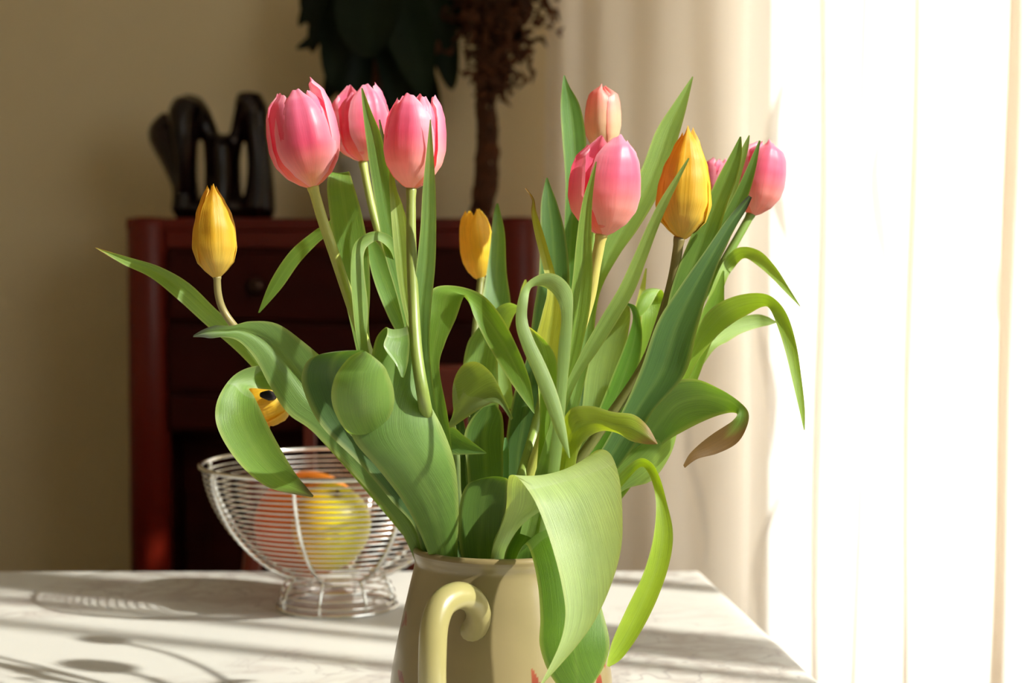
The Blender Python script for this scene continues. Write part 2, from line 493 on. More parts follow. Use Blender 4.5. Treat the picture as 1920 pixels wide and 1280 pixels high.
# ------------------------------------------------------------------ sculptural dark vase on the cabinet
VD = 3.20
vb = P(420, 404, VD)
vase = thing('sculpted_vase', 'dark brown glossy vase with three arms and two long openings, on the chest of drawers', 'vase', (vb.x, vb.y, ztop))
def vtube(pts, seg=14, flat=1.0):
    q = catmull(pts, 6)
    return tube_vf([P(a, b, VD + e) for a, b, r, e in q], [r * VD / FPX for a, b, r, e in q], seg, flat=flat, up=(1, 0, 0))
vf = merge(
    vtube([(350, 388, 28, 0), (348, 345, 24, 0), (336, 305, 28, 0), (320, 265, 34, .01), (308, 240, 30, .01), (318, 208, 14, .01)]),
    vtube([(352, 350, 20, -.01), (352, 300, 20, -.02), (350, 250, 26, -.02), (352, 215, 34, -.01), (360, 188, 30, 0), (364, 172, 12, 0)]),
    vtube([(372, 205, 22, 0), (392, 240, 16, 0), (404, 290, 20, 0), (408, 350, 24, 0), (410, 385, 28, 0)]),
    vtube([(418, 385, 30, 0), (422, 340, 27, 0), (420, 290, 28, .0), (418, 262, 26, 0), (418, 246, 14, 0)]),
    vtube([(430, 385, 24, 0), (432, 330, 20, 0), (438, 280, 14, 0), (450, 230, 16, 0), (466, 195, 26, 0), (468, 180, 25, 0), (468, 169, 22, 0)]),
    vtube([(484, 388, 32, 0), (488, 340, 26, 0), (486, 290, 22, 0), (480, 240, 22, 0), (476, 200, 26, 0), (474, 182, 20, 0)]),
    vtube([(330, 392, 14, 0), (370, 386, 20, 0), (420, 384, 22, 0), (470, 386, 20, 0), (512, 392, 12, 0)]),
)
vo = mesh_obj('vase_body', vf[0], vf[1], M['black'], vase)
# thickness in depth: widen the arms away from the viewer
for vv in vo.data.vertices: vv.co.y *= 1.9
rm = vo.modifiers.new('remesh', 'REMESH'); rm.mode = 'VOXEL'; rm.voxel_size = 0.0035; rm.use_smooth_shade = True
sm = vo.modifiers.new('smooth', 'SMOOTH'); sm.iterations = 6; sm.factor = 0.5
bb = min(vv.co.z for vv in vo.data.vertices)
vo.location.z = -bb

# ------------------------------------------------------------------ potted plant on the cabinet
PDp = 3.28
pc = P(688, 404, PDp)
plant = thing('potted_houseplant', 'large dark green leafy houseplant in a pale round pot on the chest of drawers', 'plant', (pc.x, PDp, ztop))
pr = 55 * PDp / FPX; ph = (404 - 285) * PDp / FPX
v, f = lathe_vf([(.001, ztop), (pr * .78, ztop), (pr * .82, ztop + .006), (pr * .86, ztop + .03), (pr * .88, ztop + .033), (pr * .90, ztop + ph * .4), (pr * .98, ztop + ph * .85), (pr * 1.03, ztop + ph),
                 (pr * .96, ztop + ph), (pr * .92, ztop + ph * .9), (.001, ztop + ph * .88)], pc.x, PDp, 40)
mesh_obj('pot', v, f, M['pot'], plant)
v, f = lathe_vf([(.001, ztop + ph * .9), (pr * .9, ztop + ph * .89)], pc.x, PDp, 24)
mesh_obj('soil', v, f, M['soil'], plant)

def strip_leaf(pts, widths, cup, mat, root, colr_, name='leaf', nu=6, normal_hint=None, **k):
    """leaf around a world-space midline"""
    n = len(pts)
    vs, fs, uvs, cs = [], [], [], []
    for i, p in enumerate(pts):
        t = (pts[min(i + 1, n - 1)] - pts[max(i - 1, 0)]).normalized()
        h = normal_hint or Vector((0, -1, 0.25))
        a = t.cross(h)
        if a.length < 1e-4: a = Vector((1, 0, 0))
        a.normalize()
        nn = a.cross(t).normalized()
        for j in range(nu + 1):
            u = j / nu * 2 - 1
            vs.append(p + a * (u * widths[i] / 2) + nn * (-cup * widths[i] * (1 - u * u)))
            uvs.append(((u + 1) / 2, i / (n - 1)))
            m_ = 1.25 if abs(u) < .18 else 1.0
            cs.append((colr_[0] * m_, colr_[1] * m_, colr_[2] * m_))
    for i in range(n - 1):
        for j in range(nu):
            b = i * (nu + 1) + j
            fs.append((b, b + 1, b + nu + 2, b + nu + 1))
    return mesh_obj(name, vs, fs, mat, root, uvs=uvs, cols=cs, **k)

ptop = Vector((pc.x, PDp, ztop + ph * .88))
pr_rnd = random.Random(3)
crown = P(712, -40, PDp)
v, f = tube_vf([ptop, (ptop + crown) / 2 + Vector((.01, 0, 0)), crown], [.012, .010, .008], 8)
mesh_obj('stem', v, f, M['twig'], plant)
# explicit drooping leaves: (start px, py) -> mid -> tip, width px
pl = [((700, -80), (688, 30), (692, 110), 120, -.10), ((660, -60), (632, 60), (622, 165), 66, -.05), ((640, -80), (600, 30), (585, 100), 44, .02), ((620, -90), (590, -10), (560, 50), 34, .03),
      ((640, -40), (600, 60), (556, 92), 30, .0), ((740, -60), (770, 70), (800, 180), 90, -.06), ((760, -80), (820, 40), (848, 170), 70, -.02), ((720, -40), (742, 100), (755, 230), 84, -.03),
      ((690, -20), (668, 130), (655, 240), 74, .0), ((770, -90), (850, -10), (872, 70), 56, .02), ((700, 0), (712, 150), (716, 270), 80, .03), ((740, 20), (790, 150), (822, 240), 60, .03),
      ((680, 20), (640, 120), (612, 190), 60, .05), ((720, -100), (690, -10), (650, 70), 80, .06), ((750, -100), (800, 10), (835, 90), 80, .07), ((700, -60), (735, 60), (770, 150), 90, .08),
      ((690, -60), (660, 60), (640, 150), 90, .09), ((705, 40), (700, 170), (690, 255), 60, .07), ((735, 40), (775, 180), (790, 260), 58, .09), ((600, -60), (575, -5), (578, 45), 30, .05)]
for i, (a, b, c, w, dd) in enumerate(pl):
    q = catmull([(a[0], a[1], PDp + dd * .5), (b[0], b[1], PDp + dd), (c[0], c[1], PDp + dd - .02)], 8)
    # stalk from the stem to the leaf
    n = len(q)
    ws = [w * PDp / FPX * (max(0.02, math.sin(PI * min(1, (k / (n - 1)) ** .75)) ** .7)) for k in range(n)]
    g = pr_rnd.uniform(.8, 1.2)
    o = strip_leaf([P(*t) for t in q], ws, .16, M['dkleaf'], plant, (0.010 * g, 0.018 * g, 0.008 * g), normal_hint=Vector((pr_rnd.uniform(-.4, .4), -1, .2)))
    s0 = P(*q[0]); s1 = Vector((pc.x + .01, PDp, s0.z - .06))
    v, f = tube_vf([s1, (s0 + s1) / 2 + Vector((0, 0, .02)), s0], [.004, .0035, .003], 6)
    mesh_obj('leaf_stalk', v, f, M['twig'], plant, parent=o)

# ------------------------------------------------------------------ dried twisted branches
TDp = 3.22
tb = P(898, 404, TDp)
tw = thing('dried_branches', 'tall brown bunch of dried twisted vines with a frayed top, beside the houseplant', 'dried plant', (tb.x, TDp, ztop))
v, f = lathe_vf([(.001, ztop), (.032, ztop), (.034, ztop + .006), (.022, ztop + .014), (.014, ztop + .024), (.001, ztop + .026)], tb.x, TDp, 28)
mesh_obj('base', v, f, M['twig'], tw)
tr_ = random.Random(11)
for k in range(7):
    ph0 = k * 2 * PI / 7
    pts, rr = [], []
    spread = tr_.uniform(-1, 1)
    for i in range(34):
        t = i / 33
        py = 398 - t * 470
        cx = 900 + 6 * math.sin(t * 9) + (20 * t)
        amp = 15 + 8 * math.sin(t * 14 + k) + max(0, t - .45) * 90 * abs(spread)
        px = cx + amp * math.cos(ph0 + t * 12) + max(0, t - .5) * 90 * spread
        pts.append(P(px, py, TDp + amp * math.sin(ph0 + t * 12) * TDp / FPX))
        rr.append(.0078 * (1 - .45 * t) * (1 + .25 * math.sin(i * 2.1 + k)))
    v, f = tube_vf(pts, rr, 7)
    mesh_obj('vine', v, f, M['twig'], tw)
vfl = []
for k in range(700):
    t = tr_.random() ** .6
    py = 190 - t * 260
    w = 22 + 75 * min(1, t * 1.4)
    px = 925 + 22 * t + tr_.gauss(0, .5) * w
    d = TDp + tr_.uniform(-.07, .07)
    a = tr_.uniform(0, 2 * PI)
    Lp = tr_.uniform(14, 34)
    p0 = P(px, py, d); p1 = P(px + Lp * .5 * math.cos(a) + tr_.uniform(-6, 6), py + Lp * .5 * math.sin(a), d); p2 = P(px + Lp * math.cos(a + .6), py + Lp * math.sin(a + .6), d + tr_.uniform(-.01, .01))
    vfl.append(tube_vf([p0, p1, p2], [.003, .006, .001], 4))
v, f = merge(*vfl)
o = mesh_obj('dried_florets', v, f, M['twig'], tw); o['kind'] = 'stuff'

# ------------------------------------------------------------------ chair behind the table
HD = 2.25
chair = thing('dining_chair', 'reddish wooden dining chair with a slatted back, pushed in behind the table', 'chair', (xat(720, HD), HD - .2, 0))
def cpx(px, D=HD): return xat(px, D)
chx0, chx1 = cpx(486), cpx(962)
zt_ = zat(700, HD)
for xx in (chx0, chx1):
    v, f = tube_vf([(xx - (.05 if xx == chx0 else -.05), HD - .03, 0), (xx - (.022 if xx == chx0 else -.022), HD - .05, .43), (xx - (.006 if xx == chx0 else -.006), HD - .02, .7), (xx, HD, zt_)], [.014, .015, .013, .011], 10)
    mesh_obj('leg', v, f, M['chairwood'], chair)
for xx in (chx0, chx1):
    v, f = tube_vf([(xx, HD - .42, 0), (xx, HD - .42, .43)], [.013, .016], 10)
    mesh_obj('leg', v, f, M['chairwood'], chair)
v, f = box_vf(chx0 - .012, chx1 + .012, HD - .011, HD + .011, zat(776, HD), zt_ + .012, .005)
mesh_obj('top_rail', v, f, M['chairwood'], chair, smooth=False)
v, f = box_vf(chx0, chx1, HD - .045, HD - .025, .50, .535, .004)
mesh_obj('lower_rail', v, f, M['chairwood'], chair, smooth=False)
for p in (584, 680, 775, 870):
    xx = cpx(p)
    v, f = box_vf(xx - .008, xx + .008, HD - .03, HD - .014, .52, zat(770, HD), .003)
    mesh_obj('slat', v, f, M['chairwood'], chair, smooth=False)
v, f = box_vf(chx0 - .02, chx1 + .02, HD - .45, HD - .03, .43, .475, .014)
mesh_obj('seat', v, f, M['rattan'], chair, smooth=False)

# ------------------------------------------------------------------ table and tablecloth
ZT = 0.75
def on_table(px, py, z=ZT):
    a = P(px, py, 1.0) - Vector((0, 0, CZ))
    t = (z - CZ) / a.z
    return Vector((0, 0, CZ)) + a * t
br = on_table(1302, 1070); bl = on_table(-330, 1072); fr = on_table(1527, 1282)
edge = (fr - br).normalized()
fr = br + edge * 1.25
fl = bl + Vector((-.0, -1.25, 0))
tbl = thing('dining_table', 'dining table hidden under the white marbled tablecloth', 'table', ((br.x + fl.x) / 2, (br.y + fr.y) / 2, 0))
def slab(name, corners, z0, z1, mat, root, inset):
    c = sum(corners, Vector()) / 4
    cs = [p + (c - p).normalized() * inset for p in corners]
    vs = [Vector((p.x, p.y, z0)) for p in cs] + [Vector((p.x, p.y, z1)) for p in cs]
    fs = [(0, 1, 2, 3), (7, 6, 5, 4)] + [(i, i + 4, (i + 1) % 4 + 4, (i + 1) % 4) for i in range(4)]
    return mesh_obj(name, vs, fs, mat, root, smooth=False)
corners = [bl, br, fr, fl]
slab('tabletop', corners, ZT - .03, ZT - .0035, M['chairwood'], tbl, .008)
cc = sum(corners, Vector()) / 4
for p in corners:
    q = p + (cc - p).normalized() * .09
    v, f = box_vf(q.x - .03, q.x + .03, q.y - .03, q.y + .03, 0, ZT - .03, .004)
    mesh_obj('leg', v, f, M['chairwood'], tbl, smooth=False)
# cloth: dense sheet, rounded over the table edge, hanging with soft waves
def cloth_mesh():
    vs, fs = [], []
    NX, NY = 72, 60
    drop = .20
    def side(t, length):
        # param over [-drop, length+drop] -> (position along, height)
        r = .012
        if t < 0:
            s = -t
            if s < r * 1.2: return (-math.sin(s / r * .9) * r * .9, -(1 - math.cos(s / r * .9)) * r)
            return (-r * .9, -(s - r * .1))
        if t > length:
            a, z = side(length - t, length)
            return (length - a, z)
        return (t, 0)
    def params(length, n):
        ps = [-drop, -drop * .75, -drop * .5, -drop * .25, -.016, -.012, -.008, -.004]
        ps += [length * i / n for i in range(n + 1)]
        ps += [length + .004, length + .008, length + .012, length + .016, length + drop * .25, length + drop * .5, length + drop * .75, length + drop]
        return ps
    LX, LY = (br - bl).length, (fr - br).length
    px_, py_ = params(LX, NX), params(LY, NY)
    for b in py_:
        sb, zb = side(b, LY)
        for a in px_:
            sa, za = side(a, LX)
            u, w = sa / LX, sb / LY
            p = bl * (1 - u) * (1 - w) + br * u * (1 - w) + fr * u * w + fl * (1 - u) * w
            z = ZT + min(za, zb)
            if za < 0 and zb < 0: z = ZT + min(za, zb) * .98
            if min(za, zb) < -.02:
                wv = .010 * min(1, -min(za, zb) / .15)
                if zb < za: p = p + Vector((0, wv * math.sin(a * 22), 0)) * (1 if b < 0 else -1)
                else: p = p + Vector((wv * math.sin(b * 22), 0, 0))
            vs.append(Vector((p.x, p.y, z)))
    W = len(px_)
    for j in range(len(py_) - 1):
        for i in range(W - 1):
            fs.append((j * W + i, (j + 1) * W + i, (j + 1) * W + i + 1, j * W + i + 1))
    return vs, fs
v, f = cloth_mesh()
tag(mesh_obj('tablecloth', v, f, M['cloth']), 'white tablecloth with faint grey marbled pattern covering the dining table', 'tablecloth')

# ------------------------------------------------------------------ wire fruit bowl
BD = 1.52
bc = P(632, 872, BD)
BX, BY = bc.x, BD
ZN, ZR_ = .031, .137
def Rb(z):
    """inner radius of the bowl at height z above the table"""
    t = max(0, min(1, (z - ZN) / (ZR_ - ZN)))
    return .034 + (.126 - .034) * (1 - (1 - t) ** 1.9) ** .62 * (.93 + .07 * t)
bowl = thing('wire_fruit_bowl', 'round silver wire fruit bowl on a flared wire foot, holding two fruits', 'bowl', (BX, BY, ZT))
def ring(r, z, rad, name='wire_ring', seg=64, **k):
    pts = [(BX + r * math.cos(2 * PI * i / seg), BY + r * math.sin(2 * PI * i / seg), z) for i in range(seg)]
    v, f = tube_vf(pts, rad, 6, closed=True)
    return mesh_obj(name, v, f, M['chrome'], bowl, **k)
ring(.1285, ZT + ZR_ + .001, .0022, 'rim_wire')
for k in range(20):
    z = ZN + (ZR_ - .006 - ZN) * ((k + .3) / 19.3) ** .95
    ring(Rb(z) + .0006, ZT + z, .00085)
def Rf(z):
    t = 1 - z / ZN
    return .044 + .0115 * min(1, max(0, t * 1.6)) ** .7
for z, r_ in ((.029, .0010), (.022, .0010), (.015, .0010), (.008, .0010)):
    ring(Rf(z), ZT + z, r_)
ring(.0565, ZT + .0019, .0019, 'foot_wire')
for k in range(8):
    a = R(-101) + k * 2 * PI / 8
    pts = []
    for i in range(41):
        z = ZN + (ZR_ - ZN) * (i / 40) ** 1.3
        r = Rb(z) + .0024
        pts.append((BX + r * math.cos(a), BY + r * math.sin(a), ZT + z))
    v, f = tube_vf(pts, [.0015 + .0006 * (i % 2) for i in range(41)], 7)
    mesh_obj('rib', v, f, M['chrome'], bowl)
    pts = []
    for i in range(11):
        z = .0015 + (ZN - .0015) * i / 10
        r = Rf(z) + .0012
        pts.append((BX + r * math.cos(a), BY + r * math.sin(a), ZT + z))
    pts.append((BX + .035 * math.cos(a), BY + .035 * math.sin(a), ZT + ZN + .001))
    v, f = tube_vf(pts, .0014, 6)
    mesh_obj('foot_rib', v, f, M['chrome'], bowl)
def fruit(name, label, px, py, D, wpx, hpx, fcol, dimple, group=None, tilt=0.0, pear=0.0):
    c = P(px, py, D)
    s = D / FPX
    rx, rz = wpx * s / 2, hpx * s / 2
    vs, fs, cs = [], [], []
    nu, nv = 40, 28
    Mt = Matrix.Rotation(tilt, 3, 'Y') @ Matrix.Rotation(R(22), 3, 'X')
    for j in range(nv + 1):
        th = PI * j / nv
        for i in range(nu):
            a = 2 * PI * i / nu
            r = math.sin(th) * (1 + pear * math.cos(th)) * (1 + .03 * math.cos(3 * a))
            z = math.cos(th)
            z -= dimple * math.exp(-(math.sin(th) / .28) ** 2) * (1 if z > 0 else -.4)
            p = Mt @ Vector((rx * r * math.cos(a), rx * .97 * r * math.sin(a), rz * z))
            vs.append(c + p)
            cs.append(fcol(p.x / rx, p.y / rx, p.z / rz, math.sin(th) if math.cos(th) > 0 else 1))
    for j in range(nv):
        for i in range(nu):
            i2 = (i + 1) % nu
            fs.append((j * nu + i, (j + 1) * nu + i, (j + 1) * nu + i2, j * nu + i2))
    root = thing(name, label, 'fruit', (c.x, c.y, c.z - rz), group)
    mesh_obj('skin', vs, fs, M['fruit'], root, cols=cs)
    top = c + Mt @ Vector((0, 0, rz * (1 - dimple)))
    tip = c + Mt @ Vector((rx * .05, 0, rz * (1 - dimple * .2)))
    v, f = tube_vf([top - (tip - top) * .4, tip], [.0022, .0017], 6)
    mesh_obj('stalk', v, f, M['twig'], root)
def lerp(a, b, t):
    t = max(0, min(1, t)); return tuple(x + (y - x) * t for x, y in zip(a, b))
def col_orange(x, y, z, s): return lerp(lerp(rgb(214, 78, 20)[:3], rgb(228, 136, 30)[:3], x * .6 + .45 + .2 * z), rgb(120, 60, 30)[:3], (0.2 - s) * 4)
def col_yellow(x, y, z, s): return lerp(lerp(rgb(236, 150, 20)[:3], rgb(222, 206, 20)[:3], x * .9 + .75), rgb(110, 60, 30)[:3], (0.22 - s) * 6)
fruit('orange_fruit', 'large orange and red fruit at the back left of the wire bowl', 578, 982, 1.565, 208, 200, col_orange, .10)
fruit('yellow_apple', 'yellow apple with a brown stalk dimple, at the front of the wire bowl', 618, 990, 1.478, 148, 172, col_yellow, .14, tilt=R(12), pear=.12)

# ------------------------------------------------------------------ ceramic jug
JD = 1.0
JX = P(940, 1035, JD).x
JZ = zat(1033, JD)
jug = thing('ceramic_jug', 'olive beige glazed ceramic jug with small painted red leaves, holding the tulips', 'jug', (JX, JD, ZT))
def jy(py): return zat(py - 13, JD)
prof_out = [(.001, ZT + .001), (.056, ZT + .001), (.062, ZT + .004), (.068, ZT + .018), (.0705, ZT + .038), (.0700, jy(1290)), (.0668, jy(1230)), (.0625, jy(1170)), (.0578, jy(1110)),
            (.0552, jy(1078)), (.0545, jy(1062)), (.0556, jy(1050)), (.0563, jy(1041)), (.0556, jy(1034)), (.0538, jy(1032)), (.0520, jy(1037)), (.0508, jy(1050)), (.052, jy(1080)), (.058, jy(1170)), (.064, jy(1290)), (.06, ZT + .012), (.001, ZT + .010)]
pp = catmull(prof_out[1:13], 20) + prof_out[13:]
pp = [prof_out[0]] + pp
SEG = 400
v, f = lathe_vf(pp, JX, JD, SEG)
base_c = rgb(142, 128, 94)[:3]
marks = []  # painted leaves: (centre angle deg, z, length m, width m, slant)
def mk(px, py, ln, wd, sl):
    z = jy(py)
    r = min(pp[1:200], key=lambda q: abs(q[1] - z) + (0 if q[0] > .052 else 9))[0]
    s = (px - 940) / FPX / r * 1.0
    s = max(-.985, min(.985, s))
    a = -math.acos(s) if True else 0
    marks.append((a, z, r, ln, wd, sl))
mk(762, 1160, .012, .004, .9); mk(757, 1172, .009, .003, -.9); mk(755, 1258, .012, .005, 1.2); mk(770, 1300, .010, .004, -.5)
mk(1004, 1250, .022, .0042, .25); mk(1012, 1290, .020, .005, .35); mk(1120, 1275, .022, .008, -.2); mk(1128, 1230, .014, .005, .3); mk(1098, 1300, .02, .006, .6)
cs = []
for p in v:
    a = math.atan2(p.y - JD, p.x - JX)
    c = base_c
    if math.hypot(p.x - JX, p.y - JD) > .052:
        for (ma, mz, mr, ln, wd, sl) in marks:
            du = (a - ma) * mr; dz = p.z - mz
            x = du * math.cos(sl) + dz * math.sin(sl); y = -du * math.sin(sl) + dz * math.cos(sl)
            q = abs(y) / (ln / 2)
            if q < 1 and abs(x) < wd / 2 * (1 - q * q) + .0004:
                c = lerp(rgb(122, 50, 38)[:3], rgb(150, 78, 58)[:3], abs(y) / ln * 2)
    if p.z > jy(1046): c = lerp(c, rgb(120, 100, 66)[:3], .35)
    cs.append(c)
mesh_obj('jug_body', v, f, M['glaze'], jug, cols=cs)
hp = catmull([(878, 1190, .9520), (893, 1172, .9400), (897, 1148, .926), (884, 1124, .910), (858, 1116, .896), (830, 1132, .886), (815, 1170, .880), (811, 1230, .878), (811, 1300, .880), (816, 1370, .892), (828, 1430, .915), (838, 1462, .940)], 6)
hv, hf = tube_vf([P(*t) for t in hp], [.0079 + (.0020 if i < 5 else 0) * (1 - i / 5) + (.001 if i > len(hp) - 8 else 0) for i in range(len(hp))], 18, flat=.92)
mesh_obj('handle', hv, hf, M['glaze'], jug, cols=[rgb(156, 147, 98)[:3]] * len(hv))
# ------------------------------------------------------------------ tulips
def leaf(root, st, c=(96, 140, 62), cup=.10, tip=None, tip_at=.85, crease=0.0, name='leaf', label=None, n=6, nu=10, wave=0.0):
    """st: stations base->tip, (Lx,Ly,Rx,Ry,D[,tilt]): both edges of the blade, its distance and how far the R edge lies behind the L edge"""
    s6 = [tuple(q) + ((0.0,) if len(q) == 5 else ()) for q in st]
    q = catmull(s6, n)
    m = len(q)
    Lp = [P(a[0], a[1], a[4] - a[5]) for a in q]
    Rp = [P(a[2], a[3], a[4] + a[5]) for a in q]
    vs, fs, uvs, cs = [], [], [], []
    base = rgb(c[0] * 1.0, c[1] * .98, c[2] * 0.98)[:3]
    g = rnd.uniform(.93, 1.07)
    lastn = None
    ln = 0; acc = [0]
    for i in range(1, m):
        ln += ((Lp[i] + Rp[i]) / 2 - (Lp[i - 1] + Rp[i - 1]) / 2).length; acc.append(ln)
    for i in range(m):
        a, b = Lp[i], Rp[i]
        mid = (a + b) / 2
        t = (Lp[min(i + 1, m - 1)] + Rp[min(i + 1, m - 1)]) / 2 - (Lp[max(i - 1, 0)] + Rp[max(i - 1, 0)]) / 2
        ac = b - a
        nn = ac.cross(t)
        if nn.length < 1e-9: nn = lastn or Vector((0, -1, 0))
        nn.normalize()
        if lastn is not None: nn = (nn * .6 + lastn * .4).normalized()
        lastn = nn
        w = ac.length
        tt = acc[i] / ln
        for j in range(nu + 1):
            u = j / nu * 2 - 1
            off = -cup * w * (1 - u * u) - crease * w * math.exp(-(u / .16) ** 2)
            off += wave * .001 * math.sin(tt * 23 + u * 1.5) * abs(u)
            vs.append(mid + ac * (u / 2) + nn * off)
            uvs.append(((u + 1) / 2 * (w / .03 + .3), tt * ln * 8))
            cc_ = tuple(x * g for x in base)
            if abs(u) > .97: cc_ = lerp(cc_, rgb(176, 186, 110)[:3], min(.5, tt * 2))
            if abs(u) < .12: cc_ = lerp(cc_, rgb(150, 180, 100)[:3], .18)
            if tt < .25: cc_ = lerp(cc_, rgb(128, 158, 82)[:3], (.25 - tt) * 1.6)
            if tip is not None:
                k = (tt - tip_at + .05 * abs(u)) / .07
                cc_ = lerp(cc_, rgb(*tip)[:3], k)
            cs.append(cc_)
    for i in range(m - 1):
        for j in range(nu):
            b0 = i * (nu + 1) + j
            fs.append((b0, b0 + 1, b0 + nu + 2, b0 + nu + 1))
    return mesh_obj(name, vs, fs, M['leaf'], root, uvs=uvs, cols=cs, label=label)

def stem(root, pts, rpx=10, c=(150, 164, 84), c2=None, taper=.85):
    q = catmull(pts, 7)
    m = len(q)
    P3 = [P(*t) for t in q]
    rr = [rpx * t[2] / FPX * (1 + (taper - 1) * (i / (m - 1))) for i, t in enumerate(q)]
    rr = [r * 1.15 if i > m - 3 else r for i, r in enumerate(rr)]
    v, f = tube_vf(P3, rr, 14)
    cs, uvs = [], []
    for i in range(m):
        cc_ = lerp(rgb(*c)[:3], rgb(*(c2 or c))[:3], i / (m - 1))
        for k in range(14): cs.append(cc_); uvs.append((k / 14, i * .1))
    return mesh_obj('stem', v, f, M['stem'], root, uvs=uvs, cols=cs)

def interp(tab, x):
    for (a, fa), (b, fb) in zip(tab, tab[1:]):
        if x <= b:
            t = (x - a) / (b - a); t = t * t * (3 - 2 * t) * .5 + t * .5
            return fa + (fb - fa) * t
    return tab[-1][1]
def head(root, base, top, D, wpx, petals, kind='pink', topr=.55, seed=0, tiltY=0.0, wr=0.0, depth=1.0, soft=False):
    """base/top: px of the flower's foot and crown; petals: (angle deg, height, half-width deg, radius, lean, outer?)"""
    rg = random.Random(seed)
    b = P(base[0], base[1], D); t = P(top[0], top[1], D + tiltY)
    ax = (t - b); H = ax.length; ax.normalize()
    sx = Vector((1, 0, 0)); sx = (sx - ax * sx.dot(ax)).normalized()
    sy = ax.cross(sx)
    Rm = wpx / 2 * D / FPX
    prof = [(0, .10), (.06, .42), (.15, .70), (.28, .92), (.42, 1.0), (.58, .985), (.74, .92), (.87, .80), (1.0, topr)]
    if kind == 'yellow' and topr < .5:
        prof = [(0, .14), (.08, .52), (.18, .85), (.33, 1.0), (.52, .96), (.70, .79), (.86, .54), (1.0, .22)]
    shp = [(0, .55), (.12, .80), (.35, 1.0), (.6, 1.0), (.78, .90), (.89, .74), (.96, .58), (1.0, .40)]
    nu, nv = 16, 24
    for pi_, (ang, hf, hw, rs, lean, outer) in enumerate(petals):
        vs, fs, uvs, cs = [], [], [], []
        a0 = R(ang)
        ph1, ph2 = rg.uniform(0, 6), rg.uniform(0, 6)
        for j in range(nv + 1):
            v_ = j / nv
            sh = interp(shp, v_)
            r0 = Rm * rs * interp(prof, v_)
            for i in range(nu + 1):
                u = i / nu * 2 - 1
                wob = wr * (math.sin(u * 7 + ph1 + v_ * 3) * .6 + math.sin(v_ * 13 + u * 3 + ph2) * .5) * v_
                r = r0 * (1 + .045 * math.cos(u * PI) * v_ - (.05 * math.exp(-(u / .13) ** 2) * min(1, v_ * 3)) + .03 * math.sin(u * 4 + ph1) * v_ + wob)
                # petal edge: outer petals stand a little proud, tips fold in
                r += Rm * lean * v_ ** 2
                da = u * R(hw) * sh
                th = a0 + da
                z = H * hf * (v_ + .010 * math.sin(u * 6 + ph2) * v_ - .06 * abs(u) ** 2.0 * max(0, (v_ - .6) / .4) ** 2)
                p = b + sx * (r * math.cos(th)) + sy * (-r * depth * math.sin(th)) * -1 + ax * z
                vs.append(p)
                uvs.append(((u + 1) / 2, v_))
                if kind == 'pink':
                    foot = rgb(236, 224, 170)[:3]; deep = rgb(230, 88, 128)[:3]; up = rgb(242, 146, 188)[:3]; edg = rgb(252, 204, 222)[:3]
                    c = lerp(lerp(foot, rgb(238, 170, 140)[:3], v_ * 6), deep, (v_ - .10) * 3.0)
                    c = lerp(c, up, (v_ - .45) * 1.6)
                    c = lerp(c, edg, (abs(u) ** 2.2) * .75 + (.25 if v_ > .9 else 0))
                    if soft and outer: c = lerp(c, rgb(248, 204, 192)[:3], max(0, .60 - v_) * 1.5)
                    if not outer: c = lerp(c, rgb(232, 50, 80)[:3], .4 * (1 - v_))
                elif kind == 'pale':
                    c = lerp(rgb(244, 232, 186)[:3], rgb(244, 200, 172)[:3], v_ * 1.3)
                    c = lerp(c, rgb(238, 140, 154)[:3], (v_ - .55) * 1.6)
                    c = lerp(c, rgb(222, 70, 90)[:3], (abs(u) - .7) * 2.2)
                else:
                    c = lerp(rgb(226, 204, 104)[:3], rgb(228, 188, 52)[:3], v_ * 2.4)
                    c = lerp(c, rgb(226, 168, 28)[:3], (v_ - .6) * 1.5)
                    if abs(u) > .85: c = lerp(c, rgb(246, 208, 70)[:3], .5)
                    if kind == 'lemon': c = lerp(c, rgb(250, 222, 70)[:3], .75)
                cs.append(c)
        for j in range(nv):
            for i in range(nu):
                q = j * (nu + 1) + i
                fs.append((q, q + 1, q + nu + 2, q + nu + 1))
        mesh_obj('petal', vs, fs, M['petal' if kind in ('pink', 'pale') else 'ypetal'], root, uvs=uvs, cols=cs)

def tulip(label, jx, jd, **k):
    b = P(jx, 1035, jd)
    # stems stand on the bottom of the jug
    return thing('tulip', label, 'tulip', (JX + (b.x - JX) * .5, JD + (jd - JD) * .5, ZT + .014), 'tulips in the jug')
def foot(jx, jd):
    """px-space points of the hidden part of a stem inside the jug"""
    bx = 940 + (jx - 940) * .5
    return [(bx, 1420, JD + (jd - JD) * .5), ((bx + jx) / 2, 1200, JD + (jd - JD) * .75), (jx, 1045, jd)]
G0 = (96, 138, 64); G1 = (74, 120, 56); G2 = (120, 158, 74); G3 = (146, 176, 70)

# camera-facing angle is -90; right 0; left 180; back 90
six = lambda rot, hw=62, hf=1.0, lean=0.0: [(rot, hf, hw, 1.0, lean, True), (rot + 120, hf * .98, hw, 1.0, lean, True), (rot + 240, hf * .99, hw, 1.0, lean, True),
                                     (rot + 60, hf * .97, hw - 6, .93, lean, False), (rot + 180, hf * .99, hw - 6, .93, lean, False), (rot + 300, hf * .96, hw - 6, .93, lean, False)]

